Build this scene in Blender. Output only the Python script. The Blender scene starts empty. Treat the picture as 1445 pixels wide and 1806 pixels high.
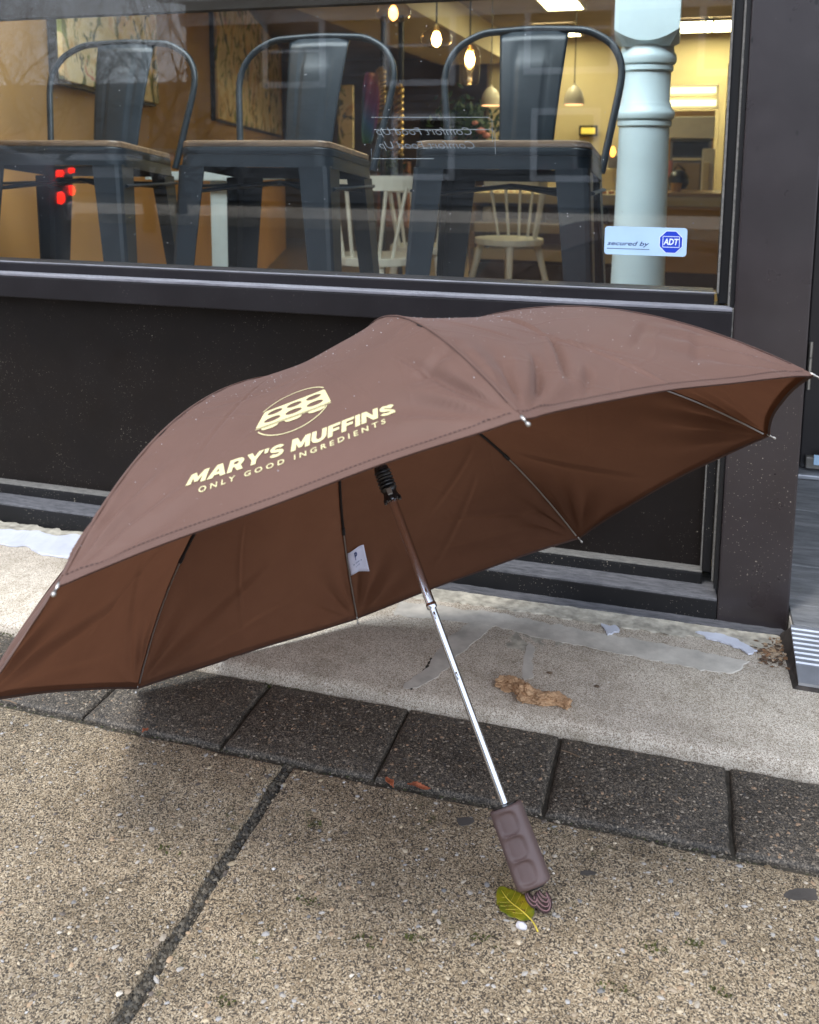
import bpy, bmesh, math, random
import numpy as np
from mathutils import Vector, Matrix, noise
R = math.radians
rnd = random.Random(7)
nr = np.random.RandomState(11)
sc = bpy.context.scene

# ---------------------------------------------------------------- camera
CAMH = 0.72
M_R = np.array([[0.957585, 0.287096, 0.0], [0, 0, 0], [0, 0, 0]])
yaw, pit, rol = -.2911, .1454, -.0063
FPX, CX, CY, PW, PH = 1623.7, 722.5, 519.3, 1445.0, 1806.0
def cam_axes():
    cy, sy, cp, sp, cr, sr = math.cos(yaw), math.sin(yaw), math.cos(pit), math.sin(pit), math.cos(rol), math.sin(rol)
    fwd = np.array([sy*cp, cy*cp, -sp]); right = np.array([cy, -sy, 0]); down = np.cross(fwd, right)
    return cr*right+sr*down, -sr*right+cr*down, fwd
AX = cam_axes()
cam = bpy.data.cameras.new('camera'); camo = bpy.data.objects.new('camera', cam); sc.collection.objects.link(camo)
mw = Matrix.Identity(4)
for i in range(3):
    mw[i][0] = AX[0][i]; mw[i][1] = -AX[1][i]; mw[i][2] = -AX[2][i]
mw[2][3] = CAMH
camo.matrix_world = mw
cam.sensor_fit = 'VERTICAL'; cam.sensor_height = 36; cam.sensor_width = 36
cam.lens = FPX/PH*36
cam.shift_y = (CY-PH/2)/PH
cam.clip_start = .02; cam.clip_end = 400
cam.dof.use_dof = True; cam.dof.focus_distance = 1.1; cam.dof.aperture_fstop = 10
sc.camera = camo

# ---------------------------------------------------------------- world, sun, exposure
SUN_EL, SUN_AZ = 60, 215       # azimuth measured from +y clockwise
w = bpy.data.worlds.new('World'); sc.world = w; w.use_nodes = True
wn = w.node_tree; wn.nodes.clear()
sky = wn.nodes.new('ShaderNodeTexSky'); sky.sky_type = 'NISHITA'; sky.sun_disc = False
sky.sun_elevation = R(SUN_EL); sky.sun_rotation = R(SUN_AZ); sky.dust_density = 3; sky.air_density = 1.2
tc = wn.nodes.new('ShaderNodeTexCoord'); nz = wn.nodes.new('ShaderNodeTexNoise'); nz.inputs['Scale'].default_value = 2.2; nz.inputs['Detail'].default_value = 5
wn.links.new(tc.outputs['Generated'], nz.inputs['Vector'])
rp = wn.nodes.new('ShaderNodeMapRange'); rp.inputs['From Min'].default_value = .3; rp.inputs['From Max'].default_value = .7
rp.inputs['To Min'].default_value = .7; rp.inputs['To Max'].default_value = .95
wn.links.new(nz.outputs['Fac'], rp.inputs['Value'])
mx = wn.nodes.new('ShaderNodeMix'); mx.data_type = 'RGBA'; mx.inputs['B'].default_value = (8.6, 9.5, 11.2, 1)
wn.links.new(rp.outputs['Result'], mx.inputs['Factor']); wn.links.new(sky.outputs['Color'], mx.inputs['A'])
bg = wn.nodes.new('ShaderNodeBackground'); bg.inputs['Strength'].default_value = .10
wo = wn.nodes.new('ShaderNodeOutputWorld'); wn.links.new(mx.outputs['Result'], bg.inputs['Color']); wn.links.new(bg.outputs['Background'], wo.inputs['Surface'])
sl = bpy.data.lights.new('sun', 'SUN'); sl.energy = 0.8; sl.angle = R(13); sl.color = (1, .95, .88)
so = bpy.data.objects.new('sun', sl); sc.collection.objects.link(so)
sd = Vector((math.sin(R(SUN_AZ))*math.cos(R(SUN_EL)), math.cos(R(SUN_AZ))*math.cos(R(SUN_EL)), math.sin(R(SUN_EL))))
so.rotation_euler = sd.to_track_quat('Z', 'Y').to_euler()
sc.view_settings.view_transform = 'Standard'; sc.view_settings.look = 'None'; sc.view_settings.gamma = 1
sc.view_settings.use_curve_mapping = False; sc.view_settings.exposure = 1.38
sc.cycles.max_bounces = 8; sc.cycles.transparent_max_bounces = 12; sc.cycles.caustics_reflective = False; sc.cycles.caustics_refractive = False
sc.cycles.sample_clamp_indirect = 6

# ---------------------------------------------------------------- helpers
def ray(px, py): return AX[0]*((px-CX)/FPX)+AX[1]*((py-CY)/FPX)+AX[2]
def at(px, py, y):
    d = ray(px, py); t = y/d[1]; return (d[0]*t, y, CAMH+d[2]*t)
def onz(px, py, z):
    d = ray(px, py); t = (z-CAMH)/d[2]; return (d[0]*t, d[1]*t, z)
def link(o, parent=None):
    sc.collection.objects.link(o)
    if parent: o.parent = parent
    return o
def tag(o, label=None, cat=None, group=None, kind=None):
    if label: o['label'] = label
    if cat: o['category'] = cat
    if group: o['group'] = group
    if kind: o['kind'] = kind
    return o
def empty(name, loc=(0, 0, 0), rz=0, label=None, cat=None, group=None):
    o = bpy.data.objects.new(name, None); o.empty_display_size = .1; link(o); o.location = loc; o.rotation_euler = (0, 0, rz)
    return tag(o, label, cat, group)
class MB:
    def __init__(s): s.v = []; s.f = []; s.sm = False
    def add(s, vs, fs):
        n = len(s.v); s.v += [tuple(map(float, v)) for v in vs]; s.f += [tuple(i+n for i in f) for f in fs]; return s
    def box(s, a, b):
        x0, y0, z0 = a; x1, y1, z1 = b
        x0, x1 = min(x0, x1), max(x0, x1); y0, y1 = min(y0, y1), max(y0, y1); z0, z1 = min(z0, z1), max(z0, z1)
        return s.add([(x0, y0, z0), (x1, y0, z0), (x1, y1, z0), (x0, y1, z0), (x0, y0, z1), (x1, y0, z1), (x1, y1, z1), (x0, y1, z1)],
                     [(0, 3, 2, 1), (4, 5, 6, 7), (0, 1, 5, 4), (1, 2, 6, 5), (2, 3, 7, 6), (3, 0, 4, 7)])
    def hexa(s, bot, top):       # 4 bottom + 4 top points, counter-clockwise from above
        return s.add(list(bot)+list(top), [(0, 3, 2, 1), (4, 5, 6, 7), (0, 1, 5, 4), (1, 2, 6, 5), (2, 3, 7, 6), (3, 0, 4, 7)])
    def prism(s, poly, z0, z1):
        n = len(poly); return s.add([(x, y, z0) for x, y in poly]+[(x, y, z1) for x, y in poly],
            [tuple(range(n-1, -1, -1)), tuple(range(n, 2*n))]+[(i, (i+1) % n, (i+1) % n+n, i+n) for i in range(n)])
    def tube(s, pts, r, n=8, cap=True, flat=1.0):
        pts = [Vector(p) for p in pts]; rr = r if hasattr(r, '__len__') else [r]*len(pts)
        base = len(s.v); up = None
        for i, p in enumerate(pts):
            t = (pts[min(i+1, len(pts)-1)]-pts[max(i-1, 0)]).normalized()
            if up is None:
                up = Vector((0, 0, 1)) if abs(t.z) < .9 else Vector((1, 0, 0))
            a = t.cross(up); 
            if a.length < 1e-6: a = t.orthogonal()
            a.normalize(); b = a.cross(t).normalized(); up = b
            for k in range(n):
                th = 2*math.pi*k/n; q = p+(a*math.cos(th)+b*math.sin(th)*flat)*rr[i]; s.v.append(tuple(q))
        for i in range(len(pts)-1):
            for k in range(n):
                a0 = base+i*n+k; a1 = base+i*n+(k+1) % n; s.f.append((a0, a1, a1+n, a0+n))
        if cap:
            s.f.append(tuple(base+k for k in range(n-1, -1, -1))); s.f.append(tuple(base+(len(pts)-1)*n+k for k in range(n)))
        return s
    def lathe(s, prof, c=(0, 0, 0), n=24, closed=False):
        base = len(s.v)
        for r, z in prof:
            for k in range(n):
                th = 2*math.pi*k/n; s.v.append((c[0]+r*math.cos(th), c[1]+r*math.sin(th), c[2]+z))
        for i in range(len(prof)-1):
            for k in range(n):
                a0 = base+i*n+k; a1 = base+i*n+(k+1) % n; s.f.append((a0, a1, a1+n, a0+n))
        if not closed:
            s.f.append(tuple(base+k for k in range(n-1, -1, -1))); s.f.append(tuple(base+(len(prof)-1)*n+k for k in range(n)))
        return s
    def grid(s, P):              # P: array (a, b, 3)
        a, b, _ = P.shape; base = len(s.v); s.v += [tuple(p) for p in P.reshape(-1, 3).tolist()]
        for i in range(a-1):
            for j in range(b-1):
                q = base+i*b+j; s.f.append((q, q+b, q+b+1, q+1))
        return s
    def build(s, name, mat=None, parent=None, smooth=False, bevel=0, seg=2, weld=False, sub=0, solid=0):
        me = bpy.data.meshes.new(name); me.from_pydata(s.v, [], s.f); me.validate(); me.update()
        if mat: me.materials.append(mat)
        if weld or bevel:
            bm = bmesh.new(); bm.from_mesh(me); bmesh.ops.remove_doubles(bm, verts=bm.verts, dist=1e-6)
            if bevel:
                bmesh.ops.bevel(bm, geom=[e for e in bm.edges if len(e.link_faces) == 2 and e.calc_face_angle(0) > .5], offset=bevel, segments=seg, profile=.6, affect='EDGES', clamp_overlap=True)
            bmesh.ops.recalc_face_normals(bm, faces=bm.faces); bm.to_mesh(me); bm.free()
        if smooth: me.shade_smooth()
        o = bpy.data.objects.new(name, me); link(o, parent)
        if smooth == 'auto' or (bevel and smooth):
            me.set_sharp_from_angle(angle=R(40))
        if sub:
            m = o.modifiers.new('sub', 'SUBSURF'); m.levels = m.render_levels = sub
        if solid:
            m = o.modifiers.new('solid', 'SOLIDIFY'); m.thickness = solid; m.offset = -1
        return o
def copy_tree(o, parent=None):
    c = o.copy(); sc.collection.objects.link(c)
    if parent: c.parent = parent
    for ch in list(o.children): copy_tree(ch, c)
    return c
# ---- materials
class NT:
    def __init__(s, name):
        s.m = bpy.data.materials.new(name); s.m.use_nodes = True; s.t = s.m.node_tree
        s.b = s.t.nodes['Principled BSDF']; s.out = s.t.nodes['Material Output']; s._pos = None
    def n(s, t, **k):
        x = s.t.nodes.new(t)
        for a, v in k.items():
            if a in x.inputs: x.inputs[a].default_value = v
            else: setattr(x, a, v)
        return x
    def l(s, a, b): s.t.links.new(a, b)
    def pos(s, obj=False):
        return s.n('ShaderNodeTexCoord').outputs['Object'] if obj else s.n('ShaderNodeNewGeometry').outputs['Position']
    def noise(s, scale, detail=4, rough=.55, vec=None, dist=0):
        x = s.n('ShaderNodeTexNoise'); x.inputs['Scale'].default_value = scale; x.inputs['Detail'].default_value = detail; x.inputs['Roughness'].default_value = rough; x.inputs['Distortion'].default_value = dist
        s.l(vec if vec is not None else s.pos(), x.inputs['Vector']); return x.outputs['Fac']
    def vor(s, scale, vec=None, feat='F1', rand=1):
        x = s.n('ShaderNodeTexVoronoi', feature=feat); x.inputs['Scale'].default_value = scale; x.inputs['Randomness'].default_value = rand
        s.l(vec if vec is not None else s.pos(), x.inputs['Vector']); return x
    def ramp(s, fac, stops, interp='LINEAR'):
        x = s.n('ShaderNodeValToRGB'); r = x.color_ramp; r.interpolation = interp
        while len(r.elements) < len(stops): r.elements.new(.5)
        for e, (p, c) in zip(r.elements, stops): e.position = p; e.color = (*c, 1) if len(c) == 3 else c
        s.l(fac, x.inputs['Fac']); return x.outputs['Color']
    def mr(s, v, a, b, c=0, d=1):
        x = s.n('ShaderNodeMapRange'); s.l(v, x.inputs['Value'])
        for k, q in (('From Min', a), ('From Max', b), ('To Min', c), ('To Max', d)): x.inputs[k].default_value = q
        return x.outputs['Result']
    def mix(s, f, a, b, mode='MIX'):
        x = s.n('ShaderNodeMix', data_type='RGBA', blend_type=mode)
        for k, v in (('Factor', f), ('A', a), ('B', b)):
            if isinstance(v, (int, float)): x.inputs[k].default_value = v
            elif isinstance(v, tuple): x.inputs[k].default_value = (*v, 1)
            else: s.l(v, x.inputs[k])
        return x.outputs['Result']
    def math(s, op, a, b=0.0):
        x = s.n('ShaderNodeMath', operation=op)
        for i, v in enumerate((a, b)):
            if isinstance(v, (int, float)): x.inputs[i].default_value = v
            else: s.l(v, x.inputs[i])
        return x.outputs[0]
    def sep(s, v, i):
        x = s.n('ShaderNodeSeparateXYZ'); s.l(v, x.inputs[0]); return x.outputs[i]
    def set(s, **k):
        for a, v in k.items():
            a = a.replace('_', ' ')
            if hasattr(v, 'links') or hasattr(v, 'is_output'): s.l(v, s.b.inputs[a])
            elif isinstance(v, tuple): s.b.inputs[a].default_value = (*v, 1) if len(v) == 3 else v
            else: s.b.inputs[a].default_value = v
        return s
    def bump(s, h, strength=.3, dist=.001, prev=None):
        x = s.n('ShaderNodeBump'); x.inputs['Strength'].default_value = strength; x.inputs['Distance'].default_value = dist
        s.l(h, x.inputs['Height'])
        if prev is not None: s.l(prev, x.inputs['Normal'])
        s.l(x.outputs['Normal'], s.b.inputs['Normal']); return x.outputs['Normal']
def mat(name, col, rough=.6, metal=0, var=.12, scale=20, bump=0, bscale=200, spec=.5, emit=None, es=0, obj=False, **k):
    t = NT(name); c = col
    if var:
        f = t.noise(scale, 4, vec=t.pos(obj)); lo = tuple(x*(1-var) for x in col); hi = tuple(min(1, x*(1+var)) for x in col)
        c = t.ramp(f, [(.3, lo), (.7, hi)])
    t.set(Base_Color=c, Roughness=rough, Metallic=metal); t.b.inputs['Specular IOR Level'].default_value = spec
    if bump: t.bump(t.noise(bscale, 3, vec=t.pos(obj)), bump, .001)
    if emit: t.b.inputs['Emission Color'].default_value = (*emit, 1); t.b.inputs['Emission Strength'].default_value = es
    return t.m
def text_mesh(body, shear=0, offset=0, spacing=1.0, res=3):
    cu = bpy.data.curves.new('t', 'FONT'); cu.body = body; cu.size = 1; cu.shear = shear; cu.offset = offset; cu.space_character = spacing; cu.resolution_u = res; cu.fill_mode = 'FRONT'
    o = bpy.data.objects.new('t', cu); sc.collection.objects.link(o); bpy.context.view_layer.update()
    me = bpy.data.meshes.new_from_object(o.evaluated_get(bpy.context.evaluated_depsgraph_get()))
    bm = bmesh.new(); bm.from_mesh(me); bmesh.ops.triangulate(bm, faces=bm.faces)
    v = np.array([x.co[:] for x in bm.verts]); f = [tuple(x.index for x in q.verts) for q in bm.faces]
    bm.free(); bpy.data.objects.remove(o); bpy.data.curves.remove(cu); bpy.data.meshes.remove(me)
    return v, f
#@MATERIALS
def m_concrete(name, pal, fine, tone, rough=.75, wetscale=2.3, s1=330, mossy=0, bumpd=.0012, chips=.42):
    t = NT(name); P = t.pos()
    d = t.n('ShaderNodeVectorMath', operation='ADD'); ns = t.n('ShaderNodeTexNoise'); ns.inputs['Scale'].default_value = 90; t.l(P, ns.inputs['Vector'])
    sc_ = t.n('ShaderNodeVectorMath', operation='SCALE'); sc_.inputs['Scale'].default_value = .006; t.l(ns.outputs['Color'], sc_.inputs[0]); t.l(P, d.inputs[0]); t.l(sc_.outputs[0], d.inputs[1])
    Pd = d.outputs[0]
    v1 = t.vor(s1, Pd); v2 = t.vor(s1*2.6, Pd); v3 = t.vor(s1*.42, Pd)
    c1 = t.ramp(t.sep(v1.outputs['Color'], 0), [(0, pal[0]), (.3, pal[1]), (.6, pal[2]), (.85, pal[3]), (.97, pal[4])], 'CONSTANT')
    c2 = t.ramp(t.sep(v2.outputs['Color'], 0), [(0, fine[0]), (.35, fine[1]), (.75, fine[2])], 'CONSTANT')
    f1 = t.math('MULTIPLY', t.mr(v1.outputs['Distance'], .25, .5, 1, 0), t.mr(t.sep(v1.outputs['Color'], 1), chips, chips+.05))
    c = t.mix(f1, c2, c1)
    f3 = t.math('MULTIPLY', t.mr(v3.outputs['Distance'], .22, .3, 1, 0), t.mr(t.sep(v3.outputs['Color'], 2), .9, .92))
    c = t.mix(f3, c, t.ramp(t.sep(v3.outputs['Color'], 0), [(0, pal[2]), (.5, pal[3]), (.8, pal[4])], 'CONSTANT'))
    c = t.mix(1.0, c, t.ramp(t.noise(wetscale, 6, .65), [(.3, (tone[0],)*3), (.5, (tone[1],)*3), (.7, (tone[2],)*3)]), 'MULTIPLY')
    c = t.mix(1.0, c, t.ramp(t.noise(26, 5, .7), [(.3, (.72, .7, .66)), (.55, (1, 1, 1))]), 'MULTIPLY')
    if mossy:
        fm = t.math('MULTIPLY', t.mr(t.noise(15, 3), .62, .72), t.mr(t.noise(90, 3), .5, .62))
        c = t.mix(t.math('MULTIPLY', fm, mossy), c, (.055, .06, .012))
    h = t.math('ADD', t.math('MULTIPLY', t.math('SUBTRACT', 1.0, v1.outputs['Distance']), .6), t.math('MULTIPLY', t.math('SUBTRACT', 1.0, v2.outputs['Distance']), .5))
    h = t.math('ADD', h, t.math('MULTIPLY', t.noise(60, 5, .7), .9))
    t.bump(h, .55, bumpd); t.set(Base_Color=c, Roughness=rough)
    return t.m
M = {}
M['slab'] = m_concrete('exposed_aggregate', [(.055, .045, .036), (.27, .205, .128), (.39, .315, .215), (.50, .45, .37), (.72, .70, .66)],
                       [(.075, .060, .044), (.345, .268, .172), (.60, .495, .345)], (.56, .94, 1.16), mossy=.9)
M['paver'] = m_concrete('dark_paver', [(.033, .028, .022), (.095, .080, .062), (.155, .128, .098), (.31, .25, .185), (.46, .39, .30)],
                        [(.028, .024, .019), (.082, .069, .054), (.19, .16, .125)], (.62, .95, 1.15), s1=300, chips=.3, rough=.62)
M['apron'] = m_concrete('light_concrete', [(.32, .265, .20), (.58, .51, .41), (.67, .60, .50), (.74, .68, .58), (.80, .77, .71)],
                        [(.30, .24, .18), (.60, .53, .43), (.74, .67, .56)], (.78, .98, 1.05), s1=420, wetscale=5, chips=.55, bumpd=.0006)
M['mortar'] = mat('grey_mortar', (.52, .485, .42), .8, var=.22, scale=30, bump=.5, bscale=140)
M['rough_mortar'] = mat('crumbly_mortar', (.40, .37, .30), .9, var=.4, scale=70, bump=1, bscale=120)
M['whitepaint'] = mat('spilled_white_paint', (.58, .60, .66), .6, var=.1, scale=25, bump=.3, bscale=60)
M['dirt'] = mat('joint_dirt', (.05, .043, .032), .95, var=.5, scale=90, bump=1, bscale=260)
M['asphalt'] = m_concrete('asphalt', [(.02, .02, .02), (.04, .04, .04), (.06, .06, .06), (.09, .09, .085), (.15, .15, .14)], [(.02, .02, .02), (.04, .04, .04), (.06, .06, .058)], (.8, 1, 1.1), s1=90)
def m_paint(name, col, rough=.33, specks=.5, low=(0, .5), spot=(.5, .45, .36), dark=True, obj=False):
    t = NT(name); P = t.pos(obj)
    c = t.ramp(t.noise(9, 6, .6, P), [(.3, tuple(x*.82 for x in col)), (.7, tuple(x*1.18 for x in col))])
    if dark:
        st = t.n('ShaderNodeMapping'); st.inputs['Scale'].default_value = (1, 1, .55); t.l(P, st.inputs['Vector'])
        v = t.vor(62, st.outputs[0]); f = t.math('MULTIPLY', t.mr(v.outputs['Distance'], .10, .17, 1, 0), t.mr(t.sep(v.outputs['Color'], 0), .66, .70))
        f = t.math('MULTIPLY', f, t.mr(t.noise(7, 2, .5, P), .47, .56))
        c = t.mix(f, c, tuple(x*.22 for x in col))
    z = t.sep(P, 2)
    amt = t.mr(z, low[0], low[1], 1, .12)
    for s, th, r in ((95, .76, .13), (190, .64, .15), (330, .58, .18)):
        v = t.vor(s, P); f = t.math('MULTIPLY', t.mr(v.outputs['Distance'], r*.6, r, 1, 0), t.mr(t.math('MULTIPLY', t.sep(v.outputs['Color'], 0), t.math('ADD', .55, t.math('MULTIPLY', amt, .45))), th, th+.03))
        f = t.math('MULTIPLY', f, t.mr(t.noise(9, 5, .7, P), .46, .66)); c = t.mix(t.math('MULTIPLY', f, specks), c, spot)
    t.set(Base_Color=c, Roughness=t.mr(t.noise(12, 4, .6, P), .3, .7, rough*.85, rough*1.25)); t.b.inputs['Specular IOR Level'].default_value = .6 if col[0] > .02 else .2
    t.bump(t.noise(500, 2, .5, P), .12, .0004); return t.m
M['post'] = m_paint('brown_black_paint', (.026, .0205, .0222), .30, 1, (0, .55))
M['sill'] = m_paint('dark_sill_paint', (.015, .0135, .0155), .42, .5, (.3, .55), dark=False)
M['kick'] = m_paint('kick_panel_paint', (.0085, .0062, .0054), .5, .55, (.05, .7), dark=False)
M['base'] = m_paint('splashed_base_paint', (.013, .013, .014), .45, 1, (.3, .9), dark=False)
M['door'] = mat('door_paint', (.016, .014, .015), .35, var=.2, scale=8)
def m_weather(name, a, b, sc1=40, rough=.6, metal=0):
    t = NT(name); P = t.pos(); mp = t.n('ShaderNodeMapping'); mp.inputs['Scale'].default_value = (.5, 3, 1); t.l(P, mp.inputs['Vector'])
    f = t.noise(sc1*2, 7, .78, mp.outputs[0]); c = t.ramp(f, [(.36, a), (.5, tuple((x+y)/2 for x, y in zip(a, b))), (.64, b)])
    t.set(Base_Color=c, Roughness=rough, Metallic=metal); t.bump(f, .4, .001); return t.m
M['ledge'] = m_weather('weathered_ledge', (.05, .052, .058), (.15, .15, .16))
M['bead'] = m_weather('dusty_bead', (.09, .09, .085), (.24, .23, .21), 60)
M['sill_edge'] = m_weather('pale_bead_sill_glint', (.12, .12, .14), (.24, .24, .27), 8, .5)  # pale bead colour; on the sill edge it paints in a bright reflection
M['gasket'] = mat('black_gasket', (.006, .006, .007), .5, var=0)
M['alu'] = mat('ribbed_aluminium', (.50, .52, .56), .38, .75, var=.12, scale=30, bump=.15, bscale=300)
M['ramp_side'] = mat('muddy_ramp_side', (.05, .04, .033), .8, var=.5, scale=60, bump=.6)
M['slate'] = m_weather('slate_tile', (.085, .09, .095), (.24, .245, .25), 9, .55)
M['steel'] = mat('galvanised_hinge', (.45, .43, .38), .4, .9, var=.2)
M['chrome'] = mat('chrome_shaft', (.60, .62, .67), .13, 1, var=.04, scale=40, obj=True)
M['rib'] = mat('steel_rib', (.42, .40, .37), .3, .9, var=.1, obj=True)
M['ribblack'] = mat('black_rib', (.012, .011, .011), .4, .3, var=0)
M['blackplastic'] = mat('black_plastic', (.010, .010, .011), .28, var=.1, obj=True)
M['handle'] = mat('soft_touch_brown_plastic', (.105, .068, .064), .5, var=.07, scale=60, bump=.1, bscale=900, obj=True)
M['strap'] = mat('brown_webbing', (.035, .016, .015), .7, var=.2, scale=300)
M['strap_line'] = mat('pale_webbing_thread', (.24, .13, .13), .7, var=.1)
def m_fabric(name, col, inside, trans):
    t = NT(name); P = t.pos(True)
    c = t.ramp(t.noise(7, 6, .65, P), [(.3, tuple(x*.9 for x in col)), (.7, tuple(x*1.08 for x in col))])
    geo = t.n('ShaderNodeNewGeometry')
    t.set(Base_Color=c, Roughness=.62); t.b.inputs['Sheen Weight'].default_value = .18; t.b.inputs['Sheen Roughness'].default_value = .35; t.b.inputs['Sheen Tint'].default_value = (.9, .8, .8, 1)
    t.b.inputs['Specular IOR Level'].default_value = .35
    h = t.math('ADD', t.math('MULTIPLY', t.noise(1500, 1, .5, P), .5), t.noise(40, 4, .6, P))
    ad = t.n('ShaderNodeVectorMath', operation='ADD'); nn = t.n('ShaderNodeTexNoise'); nn.inputs['Scale'].default_value = 5; t.l(P, nn.inputs['Vector']); sc3 = t.n('ShaderNodeVectorMath', operation='SCALE'); sc3.inputs['Scale'].default_value = .12; t.l(nn.outputs['Color'], sc3.inputs[0]); t.l(P, ad.inputs[0]); t.l(sc3.outputs[0], ad.inputs[1])
    ve = t.vor(8, ad.outputs[0], 'DISTANCE_TO_EDGE'); cr_ = t.math('MULTIPLY', t.mr(ve.outputs['Distance'], 0, .03, 1, 0), t.mr(t.noise(4, 2, .5, P), .42, .6)); h = t.math('ADD', h, t.math('MULTIPLY', cr_, 1.1)); bn = t.bump(h, .30, .0011)
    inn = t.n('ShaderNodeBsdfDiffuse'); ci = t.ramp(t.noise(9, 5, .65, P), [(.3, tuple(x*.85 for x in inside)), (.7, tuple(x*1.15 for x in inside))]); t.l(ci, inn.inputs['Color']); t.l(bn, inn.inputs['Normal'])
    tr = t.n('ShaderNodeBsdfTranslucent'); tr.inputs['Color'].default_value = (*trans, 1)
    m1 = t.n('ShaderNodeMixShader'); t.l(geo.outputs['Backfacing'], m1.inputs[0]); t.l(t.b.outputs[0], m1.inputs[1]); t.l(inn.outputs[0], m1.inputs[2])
    m2 = t.n('ShaderNodeMixShader'); m2.inputs[0].default_value = .27; t.l(m1.outputs[0], m2.inputs[1]); t.l(tr.outputs[0], m2.inputs[2]); t.l(m2.outputs[0], t.out.inputs['Surface'])
    return t.m
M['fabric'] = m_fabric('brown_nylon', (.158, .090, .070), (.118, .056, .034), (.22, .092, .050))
M['hemx'] = mat('brown_hem', (.19, .105, .095), .7, var=.08, scale=40, obj=True)
M['hem_in'] = mat('dark_hem_inside', (.05, .022, .014), .8, var=.1, obj=True)
M['stitch'] = mat('dark_thread', (.06, .03, .025), .8, var=0)
M['print'] = mat('cream_screen_print', (.64, .57, .31), .6, var=.04, scale=60, obj=True)
M['drop'] = mat('rain_drops', (.5, .48, .48), .1, var=0)
M['label'] = mat('white_care_label', (.62, .62, .74), .7, var=.06, scale=80)
M['ink'] = mat('navy_ink', (.012, .03, .14), .6, var=0)
M['ink_pale'] = mat('faded_ink', (.10, .16, .28), .6, var=0)
t = NT('yellow_green_leaf'); t.set(Base_Color=t.mix(t.mr(t.noise(220, 4, .6), .6, .68), t.ramp(t.noise(55, 4, .6), [(.35, (.11, .13, .008)), (.55, (.24, .21, .010)), (.7, (.36, .27, .015))]), (.12, .06, .015)), Roughness=.38); t.bump(t.noise(160, 4), .5, .001); M['leaf'] = t.m
M['leafvein'] = mat('yellow_leaf_stem', (.62, .48, .06), .5, var=.1)
M['redleaf'] = mat('rusty_leaf', (.30, .085, .035), .7, var=.3, scale=120)
M['gum'] = mat('black_gum_spot', (.065, .058, .052), .7, var=.3, bump=.5)
M['quartz'] = mat('white_stone', (.62, .60, .62), .5, var=.15, scale=150, bump=.5)
M['tissue'] = mat('brown_paper', (.46, .285, .155), .8, var=.16, scale=60, bump=.4, bscale=250)
M['moss'] = mat('moss', (.060, .066, .014), .9, var=.4, scale=150)
M['twig'] = mat('dry_twig', (.16, .11, .07), .8, var=.3)
def m_glass(name, ior=1.56, tint=(.97, .985, .98), rough=0):
    t = NT(name); gm = t.n('ShaderNodeNewGeometry'); dt = t.n('ShaderNodeVectorMath', operation='DOT_PRODUCT'); t.l(gm.outputs['Normal'], dt.inputs[0]); t.l(gm.outputs['Incoming'], dt.inputs[1])
    f0 = ((ior-1)/(ior+1))**2; cs_ = t.math('ABSOLUTE', dt.outputs['Value']); sch = t.math('ADD', f0, t.math('MULTIPLY', 1-f0, t.math('POWER', t.math('SUBTRACT', 1.0, cs_), 5.0)))
    tr = t.n('ShaderNodeBsdfTransparent'); tr.inputs['Color'].default_value = (*tint, 1)
    gl = t.n('ShaderNodeBsdfGlossy'); gl.inputs['Roughness'].default_value = rough
    m1 = t.n('ShaderNodeMixShader'); t.l(sch, m1.inputs[0]); t.l(tr.outputs[0], m1.inputs[1]); t.l(gl.outputs[0], m1.inputs[2])
    P = t.pos()
    df = t.n('ShaderNodeBsdfDiffuse'); df.inputs['Color'].default_value = (.7, .72, .75, 1)
    v = t.vor(95, P); f = t.math('MULTIPLY', t.mr(v.outputs['Distance'], .05, .09, 1, 0), t.mr(t.sep(v.outputs['Color'], 0), .9, .93))
    f = t.math('ADD', t.math('MULTIPLY', f, .7), t.mr(t.noise(5, 6, .7, P), .45, .8, .0, .012))
    m2 = t.n('ShaderNodeMixShader'); t.l(f, m2.inputs[0]); t.l(m1.outputs[0], m2.inputs[1]); t.l(df.outputs[0], m2.inputs[2]); t.l(m2.outputs[0], t.out.inputs['Surface'])
    return t.m
M['glass'] = m_glass('window_glass')
M['bulbglass'] = m_glass('clear_lamp_glass', 2.0, (.93, .87, .76))
# interior
M['stool'] = mat('navy_metal', (.010, .018, .026), .40, .1, var=.12, scale=9, bump=.06, bscale=60, obj=True)
def m_wood(name, a, b, sc1=6, ax=0):
    t = NT(name); P = t.pos(True); mp = t.n('ShaderNodeMapping'); s = [14, 14, 14]; s[ax] = 1; mp.inputs['Scale'].default_value = s; t.l(P, mp.inputs['Vector'])
    f = t.noise(sc1, 5, .6, mp.outputs[0], 1.5); t.set(Base_Color=t.ramp(f, [(.3, a), (.7, b)]), Roughness=.45); return t.m
M['seatwood'] = m_wood('oiled_seat_wood', (.11, .065, .035), (.30, .20, .12))
M['wood'] = m_wood('counter_wood', (.22, .13, .06), (.42, .28, .14), 4)
M['darkwood'] = m_wood('dark_post_wood', (.10, .055, .03), (.2, .12, .06), 4, 2)
M['tanwall'] = mat('tan_plaster', (.40, .235, .085), .85, var=.10, scale=3, bump=.1, bscale=20)
M['orangewall'] = mat('orange_wainscot', (.58, .30, .08), .7, var=.08, scale=2)
M['cream'] = mat('cream_wall', (.56, .47, .28), .85, var=.05, scale=2)
M['brownwall'] = mat('brown_wall', (.23, .165, .10), .85, var=.12, scale=2)
M['ceil'] = mat('taupe_ceiling', (.30, .235, .19), .9, var=.1, scale=4)
M['bulkhead'] = mat('cream_bulkhead', (.62, .54, .36), .85, var=.05, scale=2)
M['floor'] = m_wood('cafe_floor', (.17, .115, .06), (.30, .21, .11), 3, 1)
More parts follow.
